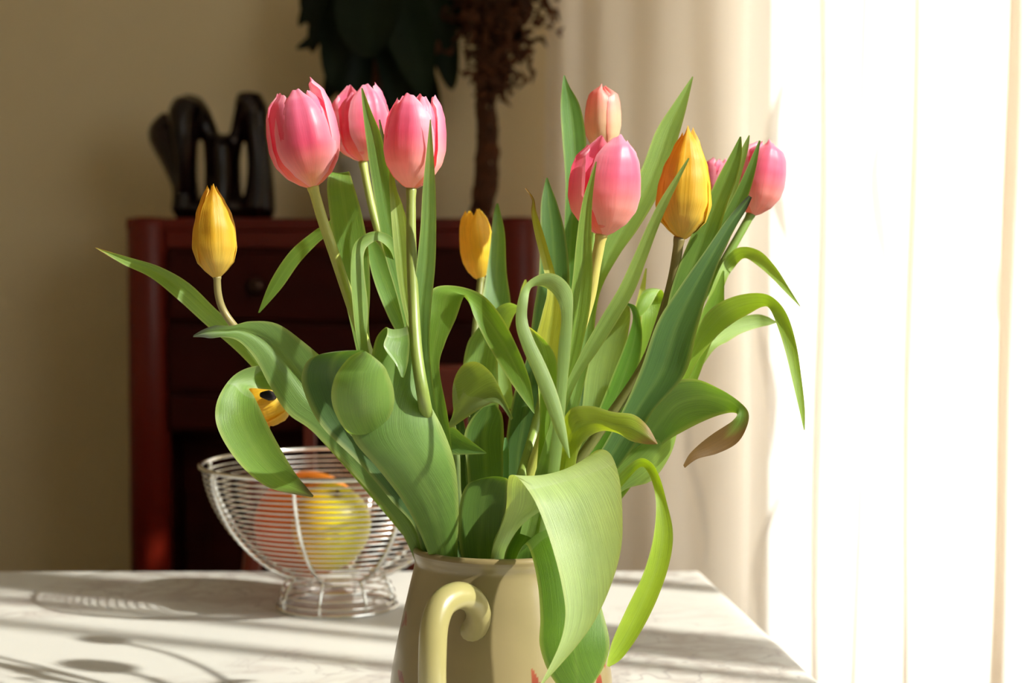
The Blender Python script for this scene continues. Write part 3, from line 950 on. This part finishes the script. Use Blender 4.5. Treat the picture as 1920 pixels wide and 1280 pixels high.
# --- tulip 1: bright pink, leftmost pink
t = tulip('bright pink tulip, leftmost of the pink ones, above the bent leaf', 822, .985)
stem(t, foot(822, .985) + [(775, 880, .975), (715, 735, .972), (683, 640, .972), (655, 560, .970), (628, 480, .966), (604, 410, .962), (586, 348, .958)], 11.5, (120, 158, 70), (196, 196, 104))
head(t, (586, 352), (552, 172), .958, 136, [(-78, 1.00, 56, 1.0, 0, True), (20, 1.12, 52, .99, .02, True), (158, 1.02, 58, 1.0, .03, True), (-30, .98, 44, .95, 0, False), (95, 1.04, 56, .93, 0, False), (-135, .99, 50, .96, .01, False)], topr=.50, seed=1)
# broad front leaf with a bent-over top, and the cupped leaf end lying on it
leaf(t, [(825, 1110, 862, 1115, .985), (800, 1030, 858, 1038, .966, .003), (762, 950, 860, 950, .944, .006), (710, 880, 853, 870, .926, .006), (662, 822, 832, 808, .920, .006), (662, 770, 808, 760, .920, .004), (680, 720, 790, 718, .922, .002), (695, 672, 778, 668, .924), (706, 632, 772, 628, .926), (724, 613, 764, 611, .924),
         (726, 626, 768, 638, .914), (720, 650, 766, 672, .908), (742, 682, 762, 692, .905), (752, 706, 757, 708, .904)], (112, 152, 72), cup=-.14, crease=.015, label='broad leaf with its top bent forward')
leaf(t, [(690, 840, 700, 832, .938, .002), (662, 820, 708, 812, .924, .003), (640, 796, 726, 790, .911, .004), (625, 765, 738, 762, .900, .004), (621, 738, 738, 730, .894, .003), (626, 712, 728, 702, .890, .002), (636, 692, 720, 686, .889), (656, 669, 700, 668, .886), (677, 658, 685, 658, .882)],
     (124, 164, 76), cup=-.20, label='cupped leaf end shaped like a spoon')
leaf(t, [(800, 1120, 850, 1120, .985), (782, 1000, 838, 1020, .975), (735, 940, 812, 930, .966), (675, 870, 772, 860, .958), (602, 798, 720, 800, .95), (568, 728, 690, 730, .944), (569, 690, 672, 700, .940), (588, 668, 676, 680, .934), (630, 660, 680, 668, .925), (678, 656, 684, 660, .915)],
     (70, 106, 52), cup=.14)
leaf(t, [(770, 900, 800, 900, .99), (712, 760, 740, 750, .985), (678, 690, 706, 690, .982), (658, 610, 692, 620, .980), (642, 540, 694, 540, .978), (627, 465, 690, 462, .978), (617, 395, 677, 395, .976), (613, 345, 664, 350, .974), (620, 322, 654, 321, .982),
         (628, 352, 652, 350, 1.000), (620, 410, 634, 425, 1.010), (590, 432, 600, 452, 1.014), (545, 470, 562, 492, 1.016), (508, 525, 528, 540, 1.018), (484, 586, 487, 586, 1.020)], (118, 160, 70), cup=.06, label='leaf folded over at the top, tip hanging behind')
leaf(t, [(760, 860, 775, 870, .975), (700, 720, 718, 720, .968), (672, 650, 690, 652, .962), (661, 570, 690, 575, .960, .004), (657, 495, 682, 500, .960, .004), (664, 458, 684, 470, .962, .004), (686, 438, 696, 456, .966, .003), (712, 434, 712, 452, .972), (738, 448, 732, 470, .978), (756, 486, 742, 500, .985)],
     (128, 162, 86), cup=.10)

# --- tulip 2: pink, behind, second from left
t = tulip('pink tulip half hidden behind a pointed leaf, second pink one from the left', 850, 1.03)
stem(t, foot(850, 1.03) + [(820, 880, 1.045), (775, 700, 1.06), (735, 520, 1.07), (700, 400, 1.075), (680, 302, 1.08)], 8.5, (120, 158, 70), (176, 186, 100))
head(t, (682, 303), (672, 166), 1.08, 114, [(-60, 1.03, 48, 1.0, .03, True), (60, 1.0, 60, 1.0, .02, True), (190, .93, 42, 1.0, .12, True), (0, 1.06, 52, .95, .02, False), (130, 1.08, 54, .92, .0, False), (-110, .93, 40, .93, 0, False)], topr=.56, seed=2)
leaf(t, [(800, 900, 835, 900, 1.0), (776, 700, 800, 700, .992), (748, 570, 776, 560, .985), (722, 480, 760, 470, .980), (707, 400, 744, 390, .976), (694, 320, 730, 320, .973), (685, 250, 714, 252, .970), (680, 205, 697, 210, .968), (677, 165, 680, 165, .966)],
     (108, 152, 66), cup=.12, crease=.04, label='pointed upright leaf in front of the bloom')
leaf(t, [(745, 520, 760, 520, .995), (732, 420, 748, 420, .992), (722, 330, 736, 325, .99), (714, 270, 724, 270, .988), (710, 224, 713, 224, .986)], (86, 100, 48), cup=.1)
leaf(t, [(790, 800, 815, 800, 1.02), (758, 660, 790, 660, 1.015), (726, 590, 756, 560, 1.01), (704, 535, 735, 505, 1.008), (692, 490, 714, 462, 1.006), (686, 444, 692, 440, 1.004)], (112, 158, 72), cup=.10)

# --- tulip 3: pink, third
t = tulip('dusky pink tulip on an upright stem, third pink one from the left', 838, .962)
stem(t, foot(838, .992) + [(824, 900, .968), (806, 810, .940), (794, 745, .914), (781, 660, .918), (775, 560, .93), (771, 450, .935), (771, 350, .94)], 17, (130, 160, 76), (140, 150, 74), taper=.50)
head(t, (772, 355), (776, 182), .94, 110, [(-104, 1.02, 66, 1.02, -.02, True), (12, 1.03, 46, 1.10, .05, True), (130, 1.02, 60, 1.0, 0, True), (-48, 1.0, 44, .95, 0, False), (72, 1.05, 50, .95, 0, False), (192, .98, 54, .96, 0, False)], topr=.58, seed=3, soft=True)
leaf(t, [(812, 850, 835, 850, .945), (790, 760, 818, 760, .940), (778, 670, 806, 665, .936), (770, 590, 808, 585, .932), (780, 505, 816, 500, .930), (788, 430, 818, 430, .928), (792, 360, 817, 360, .926), (799, 290, 813, 290, .924), (806, 224, 808, 224, .922)],
     (116, 156, 84), cup=.10, crease=.05, label='slender pointed leaf in front of the bloom')
leaf(t, [(800, 820, 815, 820, .955), (775, 660, 788, 660, .952), (752, 560, 770, 560, .950), (740, 480, 765, 480, .950), (733, 400, 757, 410, .952), (730, 340, 742, 345, .955), (732, 300, 735, 300, .958)], (146, 172, 78), cup=.1, crease=.05)
leaf(t, [(768, 660, 780, 660, .962), (757, 560, 770, 560, .962), (752, 470, 768, 480, .962), (742, 400, 762, 410, .964), (738, 350, 742, 350, .966)], (160, 184, 74), cup=.1)

# --- tulip 4: yellow left
t = tulip('deep yellow tulip on a brownish bent stem, leftmost of all', 806, .99)
stem(t, foot(806, .99) + [(745, 900, .985), (640, 790, .99), (540, 710, .985), (480, 655, .975), (440, 612, .965), (418, 580, .963), (409, 550, .961), (407, 518, .96)], 8.0, (150, 132, 88), (150, 138, 88))
head(t, (406, 521), (398, 346), .96, 83, six(-70, 60), 'yellow', topr=.16, seed=4, wr=.07)
leaf(t, [(790, 1080, 840, 1080, .99), (745, 985, 815, 985, .985), (655, 880, 745, 860, .98), (585, 808, 672, 745, .975), (540, 775, 625, 690, .972), (505, 722, 572, 643, .968), (478, 672, 520, 607, .964), (448, 640, 470, 602, .958), (420, 632, 436, 610, .952), (396, 634, 404, 610, .948), (380, 632, 380, 618, .946), (362, 632, 363, 628, .945)],
     (112, 150, 76), cup=.02, crease=.10, tip=(52, 60, 34), tip_at=.93, label='broad leaf with a shrivelled dark tip')
leaf(t, [(770, 1020, 800, 1010, 1.0), (660, 890, 720, 860, 1.0), (560, 780, 620, 740, 1.0), (490, 706, 530, 672, .998), (440, 655, 470, 622, .996), (385, 608, 415, 588, .99), (332, 560, 356, 532, .985), (282, 520, 300, 500, .98), (230, 495, 245, 483, .975), (178, 464, 179, 464, .97)],
     (122, 162, 62), cup=.10, crease=.05, tip=(214, 170, 90), tip_at=.985, label='long leaf reaching out to the left')
# --- tulip 5: opened yellow flower facing down, behind the hanging leaf
t = tulip('open yellow tulip drooping behind the hanging leaf above the bowl', 800, 1.02)
stem(t, foot(800, 1.02) + [(740, 900, 1.03), (660, 790, 1.04), (590, 720, 1.045), (548, 712, 1.045)], 8, (110, 140, 66))
head(t, (540, 735), (465, 765), 1.045, 92, [(0, .8, 44, 1.0, .25, True), (120, .9, 44, 1.0, .3, True), (240, .9, 44, 1.0, .3, True), (60, .85, 44, .93, .2, False), (180, .9, 44, .93, .2, False), (300, .9, 44, .93, .2, False)], 'yellow', topr=.95, seed=5, wr=.03)
v, f = tube_vf([P(512, 742, 1.03), P(504, 741, 1.01), P(492, 740, 1.0)], [.0028, .0034, .002], 8)
mesh_obj('anther', v, f, M['anther'], t)
leaf(t, [(700, 900, 740, 900, 1.0), (610, 780, 650, 790, 1.0), (560, 712, 585, 745, .99, .002), (520, 690, 540, 735, .98, .004), (478, 686, 500, 730, .97, .006), (438, 704, 468, 728, .955, .006), (410, 744, 476, 742, .945, .004), (404, 785, 492, 775, .938), (420, 828, 512, 815, .932), (455, 876, 536, 858, .926), (500, 912, 556, 890, .922), (545, 925, 574, 912, .918), (586, 932, 588, 929, .915)],
     (112, 152, 64), cup=-.10, tip=(78, 74, 40), tip_at=.93, label='hanging leaf with a brown tip')

# --- tulip 6: small yellow, blurred, centre
t = tulip('bright yellow closed tulip at the back centre, low in front of the chest of drawers', 900, 1.05)
stem(t, foot(900, 1.05) + [(892, 900, 1.08), (884, 760, 1.11), (890, 640, 1.13), (898, 560, 1.14), (902, 520, 1.145)], 8, (110, 140, 66), (130, 130, 70))
head(t, (899, 525), (888, 392), 1.145, 64, six(-55, 60), 'lemon', topr=.48, seed=6, wr=.02)
leaf(t, [(905, 900, 940, 900, 1.08), (900, 740, 935, 740, 1.09), (895, 640, 945, 640, 1.10), (903, 570, 958, 580, 1.11), (914, 500, 950, 510, 1.12), (921, 440, 947, 440, 1.125), (925, 402, 940, 404, 1.13), (931, 381, 934, 381, 1.13)], (98, 144, 74), cup=.12)
leaf(t, [(895, 900, 935, 900, 1.06), (880, 780, 935, 780, 1.06), (868, 700, 934, 700, 1.06), (876, 645, 932, 655, 1.06), (892, 620, 922, 628, 1.06), (904, 606, 910, 608, 1.06)], (132, 172, 94), cup=.10)
leaf(t, [(940, 760, 965, 770, 1.09), (928, 680, 955, 690, 1.09), (920, 620, 950, 640, 1.09), (925, 585, 960, 600, 1.085), (950, 568, 972, 582, 1.08), (972, 575, 985, 590, 1.075), (985, 600, 990, 605, 1.07)], (140, 176, 100), cup=.12)
leaf(t, [(975, 620, 990, 620, 1.09), (972, 575, 985, 570, 1.09), (976, 545, 990, 545, 1.09), (984, 524, 987, 524, 1.09)], (170, 190, 80), cup=.1)

# --- arch leaf etc. belong to tulip 7: front pink right-centre
t = tulip('large pale pink tulip with a split between two petals, right of centre', 955, .975)
stem(t, foot(955, .975) + [(985, 920, .97), (1035, 770, .968), (1080, 640, .966), (1105, 560, .964), (1116, 500, .962), (1128, 438, .96)], 12, (150, 176, 80), (214, 196, 112))
head(t, (1130, 442), (1142, 262), .96, 132, [(-60, 1.04, 62, 1.02, .02, True), (62, 1.02, 60, 1.0, .02, True), (182, .93, 50, 1.04, .06, True), (0, 1.0, 54, .96, .03, False), (118, 1.05, 56, .94, 0, False), (-118, .78, 44, .84, 0, False)], topr=.50, seed=7, soft=True)
leaf(t, [(985, 1000, 1010, 1010, .955), (1000, 900, 1030, 905, .948), (1022, 830, 1046, 830, .942), (1036, 760, 1062, 755, .938), (1052, 680, 1085, 675, .936), (1064, 600, 1104, 590, .934), (1074, 520, 1111, 515, .932), (1082, 440, 1109, 440, .93), (1094, 370, 1111, 372, .928), (1117, 303, 1119, 303, .925)],
     (128, 166, 74), cup=.12, crease=.06, label='upright pointed leaf in front of the bloom')
leaf(t, [(975, 1000, 1000, 1010, .95), (1000, 900, 1028, 895, .945), (1030, 800, 1052, 795, .938), (1060, 722, 1084, 712, .930), (1090, 660, 1120, 660, .925), (1125, 598, 1160, 598, .922), (1160, 540, 1190, 545, .920), (1188, 480, 1212, 487, .918), (1214, 422, 1233, 430, .916), (1242, 368, 1256, 376, .914), (1290, 296, 1293, 297, .912)],
     (138, 172, 92), cup=.10, crease=.04, label='long slender leaf crossing to the upper right')
leaf(t, [(1010, 1000, 1030, 1000, .935), (1030, 860, 1052, 860, .93), (1042, 740, 1062, 740, .925), (1046, 660, 1070, 655, .922), (1052, 600, 1074, 590, .92), (1048, 570, 1072, 545, .918), (1034, 547, 1048, 517, .914, -.003), (1014, 536, 1018, 513, .910, -.004), (996, 540, 988, 530, .905, -.003), (990, 566, 972, 560, .902), (989, 600, 967, 605, .900), (1001, 636, 978, 648, .897),
         (1024, 684, 1000, 700, .893), (1046, 740, 1024, 762, .890), (1060, 795, 1046, 818, .888), (1069, 858, 1067, 859, .886)], (142, 174, 106), cup=-.10, n=7, label='leaf looped over, its tip hanging down')
leaf(t, [(1000, 1000, 1030, 1000, .96), (1015, 860, 1045, 860, .958), (1010, 740, 1048, 740, .957), (1003, 650, 1052, 655, .957), (1016, 590, 1055, 590, .958), (1026, 545, 1048, 540, .960), (1018, 500, 1036, 495, .962), (1004, 445, 1020, 440, .964), (996, 400, 1006, 397, .966), (997, 374, 1001, 372, .968), (984, 353, 986, 352, .970)],
     (184, 192, 62), cup=.12, crease=.05, tip=(150, 110, 30), tip_at=.93, label='yellowed leaf with a thin curled tip')
leaf(t, [(1005, 900, 1035, 900, .945), (1012, 780, 1044, 770, .942), (1008, 710, 1046, 700, .940), (1002, 660, 1038, 660, .938), (992, 625, 1012, 628, .934), (981, 606, 983, 606, .930)], (124, 164, 58), cup=.12, tip=(196, 206, 100), tip_at=.9)

# --- tulip 8: bud-like pale pink at the back
t = tulip('pale cream and pink tulip standing at the back, above the large split one', 965, 1.04)
stem(t, foot(965, 1.04) + [(1000, 880, 1.05), (1060, 700, 1.07), (1100, 520, 1.085), (1120, 380, 1.09), (1128, 285, 1.095)], 9, (140, 170, 80))
head(t, (1128, 288), (1130, 160), 1.095, 68, [(-120, 1.02, 62, 1.0, 0, True), (-18, 1.0, 60, 1.02, 0, True), (100, .99, 60, 1.0, 0, True), (-70, .98, 50, .90, 0, False), (40, .98, 50, .92, 0, False), (180, .98, 50, .92, 0, False)], 'pale', topr=.14, seed=8)
leaf(t, [(1000, 980, 1030, 980, 1.02), (1030, 820, 1055, 820, 1.03), (1055, 640, 1078, 640, 1.035), (1056, 520, 1080, 520, 1.04), (1058, 430, 1086, 420, 1.04), (1060, 340, 1095, 340, 1.042), (1054, 260, 1099, 265, 1.044), (1051, 200, 1088, 200, 1.046), (1054, 160, 1068, 162, 1.047), (1057, 141, 1059, 141, 1.048)],
     (96, 148, 62), cup=.10, crease=.03, label='tall pointed leaf rising above the bloom')
leaf(t, [(975, 980, 1015, 980, 1.01), (995, 820, 1045, 820, 1.015), (990, 700, 1055, 700, 1.02), (998, 600, 1062, 600, 1.022), (1010, 520, 1068, 520, 1.024), (1013, 440, 1060, 440, 1.026), (1014, 385, 1046, 385, 1.028), (1020, 350, 1033, 350, 1.03), (1024, 333, 1027, 333, 1.03)], (82, 128, 60), cup=.12)
leaf(t, [(985, 980, 1020, 980, 1.0), (1045, 800, 1075, 800, 1.005), (1078, 680, 1108, 660, 1.01), (1096, 580, 1124, 552, 1.012), (1112, 505, 1160, 480, 1.014), (1142, 432, 1197, 428, 1.016), (1178, 370, 1236, 362, 1.018), (1206, 308, 1259, 300, 1.02), (1230, 245, 1277, 240, 1.022), (1262, 195, 1289, 194, 1.024), (1298, 143, 1300, 144, 1.026)],
     (136, 176, 88), cup=.10, crease=.03, label='long broad leaf rising to the upper right')

# --- tulip 9: yellow right
t = tulip('tall golden yellow tulip on a brownish stem, right of the large split pink one', 985, .995)
stem(t, foot(985, .995) + [(1040, 930, .995), (1130, 800, .99), (1205, 690, .985), (1240, 600, .98), (1262, 520, .975), (1274, 444, .972)], 11, (110, 130, 66), (140, 124, 80))
head(t, (1279, 448), (1290, 238), .972, 103, [(-95, 1.0, 60, 1.0, 0, True), (22, .93, 58, 1.02, 0, True), (150, .9, 60, 1.02, 0, True), (-40, .99, 50, .93, 0, False), (85, .97, 56, .93, 0, False), (205, .94, 54, .94, 0, False)], 'yellow', topr=.13, seed=9, wr=.035)
leaf(t, [(1010, 1030, 1050, 1040, .965), (1080, 920, 1125, 925, .962), (1132, 835, 1192, 832, .958), (1166, 772, 1225, 770, .955), (1202, 690, 1284, 702, .952), (1232, 605, 1308, 615, .950), (1274, 538, 1326, 552, .950), (1322, 470, 1352, 482, .952), (1360, 415, 1380, 425, .955), (1386, 384, 1400, 392, .957), (1404, 366, 1410, 370, .958)],
     (82, 122, 66), cup=.16, crease=.03, tip=(48, 52, 30), tip_at=.955, label='thick dark leaf with a scorched tip')
leaf(t, [(1150, 820, 1180, 820, .985), (1215, 690, 1250, 690, .98), (1244, 600, 1285, 605, .975), (1262, 530, 1312, 535, .972), (1290, 455, 1344, 452, .97), (1318, 392, 1362, 388, .968), (1346, 332, 1382, 332, .966), (1370, 288, 1391, 290, .965), (1387, 256, 1390, 256, .964)],
     (104, 142, 60), cup=.14, crease=.05)
leaf(t, [(1260, 640, 1290, 640, 1.0), (1290, 540, 1325, 540, .99), (1325, 460, 1362, 462, .985), (1352, 410, 1385, 410, .98), (1376, 365, 1402, 370, .978), (1398, 320, 1416, 322, .976), (1423, 263, 1426, 264, .975)], (100, 140, 62), cup=.14, crease=.04)
leaf(t, [(1350, 400, 1370, 400, 1.0), (1372, 330, 1388, 335, 1.0), (1390, 280, 1402, 284, 1.0), (1404, 253, 1406, 254, 1.0)], (120, 150, 64), cup=.1)
# --- tulip 10: right pink
t = tulip('pink tulip leaning right against the bright curtain, rightmost of all', 1000, 1.02)
stem(t, foot(1000, 1.02) + [(1090, 900, 1.03), (1210, 740, 1.045), (1310, 570, 1.06), (1375, 460, 1.065), (1410, 398, 1.07)], 9, (130, 160, 76))
head(t, (1411, 404), (1436, 262), 1.07, 100, [(-70, 1.0, 62, 1.0, 0, True), (50, 1.0, 60, 1.0, 0, True), (175, .97, 58, 1.02, 0, True), (-10, .97, 54, .94, 0, False), (112, .98, 54, .94, 0, False), (-130, .95, 48, .93, 0, False)], topr=.28, seed=10, soft=True)
leaf(t, [(1030, 1030, 1070, 1030, 1.0), (1160, 880, 1200, 890, 1.01), (1232, 780, 1262, 785, 1.02), (1272, 692, 1300, 692, 1.02), (1300, 625, 1340, 635, 1.02), (1332, 580, 1374, 606, 1.018), (1372, 557, 1405, 588, 1.012), (1418, 549, 1430, 575, 1.005), (1450, 558, 1444, 580, .998), (1476, 590, 1460, 618, .990), (1493, 645, 1474, 665, .983), (1503, 710, 1486, 715, .978), (1509, 765, 1499, 770, .974), (1509, 806, 1507, 806, .972)],
     (146, 186, 66), cup=.08, label='arching leaf against the curtain, tip hanging')
leaf(t, [(1260, 720, 1290, 730, 1.06), (1300, 650, 1335, 660, 1.065), (1330, 620, 1365, 640, 1.07), (1370, 598, 1390, 625, 1.075), (1415, 589, 1422, 614, 1.08), (1438, 593, 1440, 610, 1.08), (1456, 603, 1456, 605, 1.08)], (150, 186, 104), cup=.1)
leaf(t, [(1250, 700, 1280, 700, 1.04), (1310, 600, 1340, 600, 1.05), (1342, 520, 1360, 530, 1.055), (1362, 482, 1378, 500, 1.06), (1388, 463, 1396, 484, 1.055), (1424, 470, 1418, 496, 1.05), (1454, 500, 1446, 520, 1.045), (1478, 537, 1470, 545, 1.04), (1501, 574, 1500, 575, 1.035)], (150, 188, 78), cup=.1)
leaf(t, [(1270, 720, 1305, 720, 1.045), (1298, 640, 1335, 640, 1.045), (1318, 580, 1356, 590, 1.045), (1338, 545, 1358, 548, 1.045), (1355, 507, 1358, 508, 1.045)], (130, 172, 58), cup=.12)
# --- tulip 11: small pink behind
t = tulip('small pink tulip peeping out between the golden tulip and the rightmost pink one', 990, 1.05)
stem(t, foot(990, 1.05) + [(1080, 880, 1.08), (1200, 700, 1.12), (1290, 520, 1.15), (1335, 385, 1.16)], 8, (130, 160, 76))
head(t, (1336, 388), (1350, 296), 1.16, 62, six(-40, 60), 'pink', topr=.42, seed=12)
leaf(t, [(1060, 950, 1100, 950, 1.02), (1082, 870, 1122, 870, 1.02), (1120, 775, 1168, 775, 1.02), (1150, 700, 1194, 700, 1.02), (1174, 640, 1204, 640, 1.02), (1186, 600, 1201, 600, 1.018), (1182, 578, 1192, 574, 1.012), (1168, 568, 1172, 567, 1.006)], (96, 146, 46), cup=.12)
leaf(t, [(1110, 950, 1150, 950, 1.05), (1140, 840, 1180, 840, 1.05), (1172, 740, 1210, 740, 1.05), (1192, 660, 1230, 660, 1.05), (1202, 600, 1246, 596, 1.05), (1200, 562, 1248, 562, 1.052), (1206, 545, 1238, 543, 1.045), (1195, 566, 1218, 575, 1.038), (1188, 600, 1192, 602, 1.035)], (130, 172, 52), cup=.12)
leaf(t, [(1060, 960, 1090, 960, 1.045), (1080, 860, 1120, 860, 1.045), (1092, 760, 1140, 760, 1.045), (1100, 690, 1164, 690, 1.045), (1118, 630, 1178, 625, 1.045), (1148, 588, 1182, 585, 1.045), (1172, 560, 1176, 560, 1.045)], (134, 164, 92), cup=.14, tip=(120, 96, 60), tip_at=.97)
leaf(t, [(1180, 640, 1200, 640, 1.09), (1190, 580, 1204, 582, 1.09), (1200, 540, 1210, 542, 1.09), (1210, 503, 1213, 503, 1.09)], (178, 196, 92), cup=.1)
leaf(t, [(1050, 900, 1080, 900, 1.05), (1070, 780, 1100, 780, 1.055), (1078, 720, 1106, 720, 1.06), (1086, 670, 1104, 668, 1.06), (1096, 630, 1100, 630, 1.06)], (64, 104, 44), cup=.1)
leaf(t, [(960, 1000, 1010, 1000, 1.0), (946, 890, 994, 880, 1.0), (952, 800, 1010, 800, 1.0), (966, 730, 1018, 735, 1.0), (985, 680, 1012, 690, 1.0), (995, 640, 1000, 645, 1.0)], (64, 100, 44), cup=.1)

# --- tulip 12: its bloom is hidden behind the others; owns the big front leaves
t = tulip('tulip whose broad bright leaf arches over the front of the jug', 932, .955)
stem(t, foot(932, .955) + [(948, 990, .958), (968, 930, .964), (985, 870, .972), (1005, 800, .985), (1020, 740, .995)], 12, (150, 174, 84))
leaf(t, [(925, 1110, 945, 1110, .958), (920, 1046, 945, 1046, .952), (934, 1000, 962, 1006, .947), (946, 968, 990, 974, .942), (950, 940, 1052, 930, .936, .004), (951, 910, 1090, 872, .930, .008), (956, 891, 1118, 844, .920, .010), (972, 896, 1144, 850, .906, .008), (1000, 934, 1161, 895, .892, .004),
         (1022, 985, 1167, 960, .884), (1041, 1045, 1165, 1025, .878), (1055, 1105, 1148, 1090, .874), (1060, 1155, 1118, 1158, .871), (1048, 1210, 1078, 1215, .868), (1013, 1283, 1016, 1284, .866)],
     (176, 204, 140), cup=-.10, n=8, nu=14, label='very broad pale green leaf arching over the rim')
leaf(t, [(960, 1090, 1010, 1090, .965), (968, 1046, 1025, 1010, .948), (985, 1020, 1060, 980, .935), (998, 1045, 1088, 1010, .922), (1009, 1100, 1110, 1080, .912), (1013, 1160, 1131, 1150, .905), (1012, 1210, 1143, 1205, .900), (1030, 1262, 1132, 1250, .898), (1060, 1300, 1105, 1292, .897), (1086, 1318, 1090, 1316, .896)],
     (92, 136, 42), cup=.08, n=7, nu=14, label='dark leaf hanging over the jug behind the pale one')
leaf(t, [(945, 1090, 985, 1090, .975), (946, 1046, 990, 1046, .968), (958, 1012, 1010, 1012, .963), (982, 972, 1036, 968, .958), (1012, 930, 1056, 930, .955), (1040, 895, 1060, 900, .952)], (92, 132, 52), cup=.14)
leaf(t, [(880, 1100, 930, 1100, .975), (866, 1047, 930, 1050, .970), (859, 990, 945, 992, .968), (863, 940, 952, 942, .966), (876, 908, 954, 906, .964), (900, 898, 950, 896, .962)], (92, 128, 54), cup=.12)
leaf(t, [(990, 1080, 1030, 1080, .97), (1020, 960, 1060, 965, .955), (1038, 880, 1075, 895, .945), (1048, 815, 1085, 845, .938), (1068, 768, 1100, 822, .932, .003), (1108, 761, 1128, 808, .928, .003), (1150, 772, 1158, 812, .924, .002), (1188, 777, 1182, 826, .920), (1214, 798, 1208, 832, .917), (1233, 831, 1231, 833, .915)],
     (148, 172, 50), cup=-.16, tip=(150, 116, 50), tip_at=.93, crease=-.03, label='yellowing leaf with brown edges pointing right')
leaf(t, [(1000, 1060, 1040, 1060, .99), (1060, 980, 1100, 990, .985), (1130, 895, 1165, 922, .98), (1178, 850, 1220, 902, .978), (1215, 815, 1252, 862, .976), (1245, 790, 1268, 818, .975), (1262, 770, 1268, 775, .975)], (142, 178, 88), cup=-.12)
leaf(t, [(1010, 1060, 1040, 1060, .98), (1090, 970, 1110, 980, .975), (1160, 890, 1172, 905, .97), (1196, 860, 1200, 876, .965), (1220, 866, 1214, 884, .958), (1236, 892, 1226, 915, .950), (1250, 940, 1230, 955, .944), (1262, 1000, 1224, 1012, .940), (1254, 1060, 1206, 1075, .937), (1230, 1128, 1176, 1138, .934), (1198, 1190, 1150, 1196, .932), (1166, 1234, 1140, 1232, .930), (1142, 1250, 1138, 1248, .929)],
     (150, 184, 56), cup=.12, n=7, label='narrow leaf hanging down to the right of the jug')

# --- tulip 13: filler leaves at the centre and right
t = tulip('tulip whose grey-green leaves fill the middle of the bunch above the rim', 900, 1.0)
stem(t, foot(900, 1.0) + [(890, 960, 1.01), (880, 880, 1.02), (885, 800, 1.03), (900, 740, 1.035)], 9, (110, 146, 66))
leaf(t, [(838, 1060, 856, 1060, .985), (836, 940, 854, 940, .967), (824, 830, 846, 830, .960), (808, 745, 838, 770, .955), (799, 690, 824, 690, .952), (797, 645, 834, 645, .950), (802, 595, 855, 597, .948), (808, 545, 868, 560, .948, -.004), (846, 535, 876, 556, .950, -.008), (900, 550, 890, 596, .946, -.003), (938, 590, 918, 652, .938), (972, 655, 952, 708, .930), (994, 715, 978, 745, .925), (1003, 775, 1001, 775, .922)],
     (110, 150, 52), cup=.06, n=7, label='broad leaf arching over between the two groups of blooms')
leaf(t, [(880, 1050, 920, 1050, .985), (835, 960, 870, 950, .985), (836, 880, 862, 850, .985), (832, 810, 848, 740, .980, .006), (850, 800, 862, 690, .974, .008), (876, 782, 892, 678, .968, .006), (908, 762, 922, 700, .962, .003), (934, 756, 944, 742, .957), (958, 788, 962, 784, .952)], (124, 150, 92), cup=-.12)
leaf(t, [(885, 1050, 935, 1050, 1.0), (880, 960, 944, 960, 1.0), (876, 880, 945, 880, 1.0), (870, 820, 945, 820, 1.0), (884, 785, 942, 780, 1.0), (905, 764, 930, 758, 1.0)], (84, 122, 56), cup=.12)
leaf(t, [(790, 840, 800, 850, .985), (838, 798, 838, 852, .978), (872, 818, 872, 852, .974), (912, 848, 912, 850, .970)], (112, 152, 84), cup=.08)
leaf(t, [(940, 960, 956, 960, .99), (943, 890, 954, 892, .99), (943, 845, 954, 844, .988), (946, 820, 950, 820, .988)], (120, 176, 110), cup=.08)
leaf(t, [(1010, 1060, 1060, 1065, .99), (1100, 950, 1150, 955, .985), (1168, 858, 1222, 862, .978), (1212, 778, 1244, 832, .970, .003), (1246, 722, 1286, 806, .964, .004), (1300, 710, 1332, 784, .960, .004), (1350, 729, 1366, 774, .957, .003), (1388, 754, 1382, 776, .954), (1404, 776, 1374, 788, .952), (1398, 806, 1360, 798, .952), (1380, 832, 1338, 812, .951), (1345, 850, 1312, 832, .950), (1308, 860, 1292, 852, .949), (1284, 877, 1281, 872, .948)],
     (104, 146, 56), cup=.10, n=7, tip=(112, 84, 44), tip_at=.80, label='broad leaf bent back at its end, edges brown')
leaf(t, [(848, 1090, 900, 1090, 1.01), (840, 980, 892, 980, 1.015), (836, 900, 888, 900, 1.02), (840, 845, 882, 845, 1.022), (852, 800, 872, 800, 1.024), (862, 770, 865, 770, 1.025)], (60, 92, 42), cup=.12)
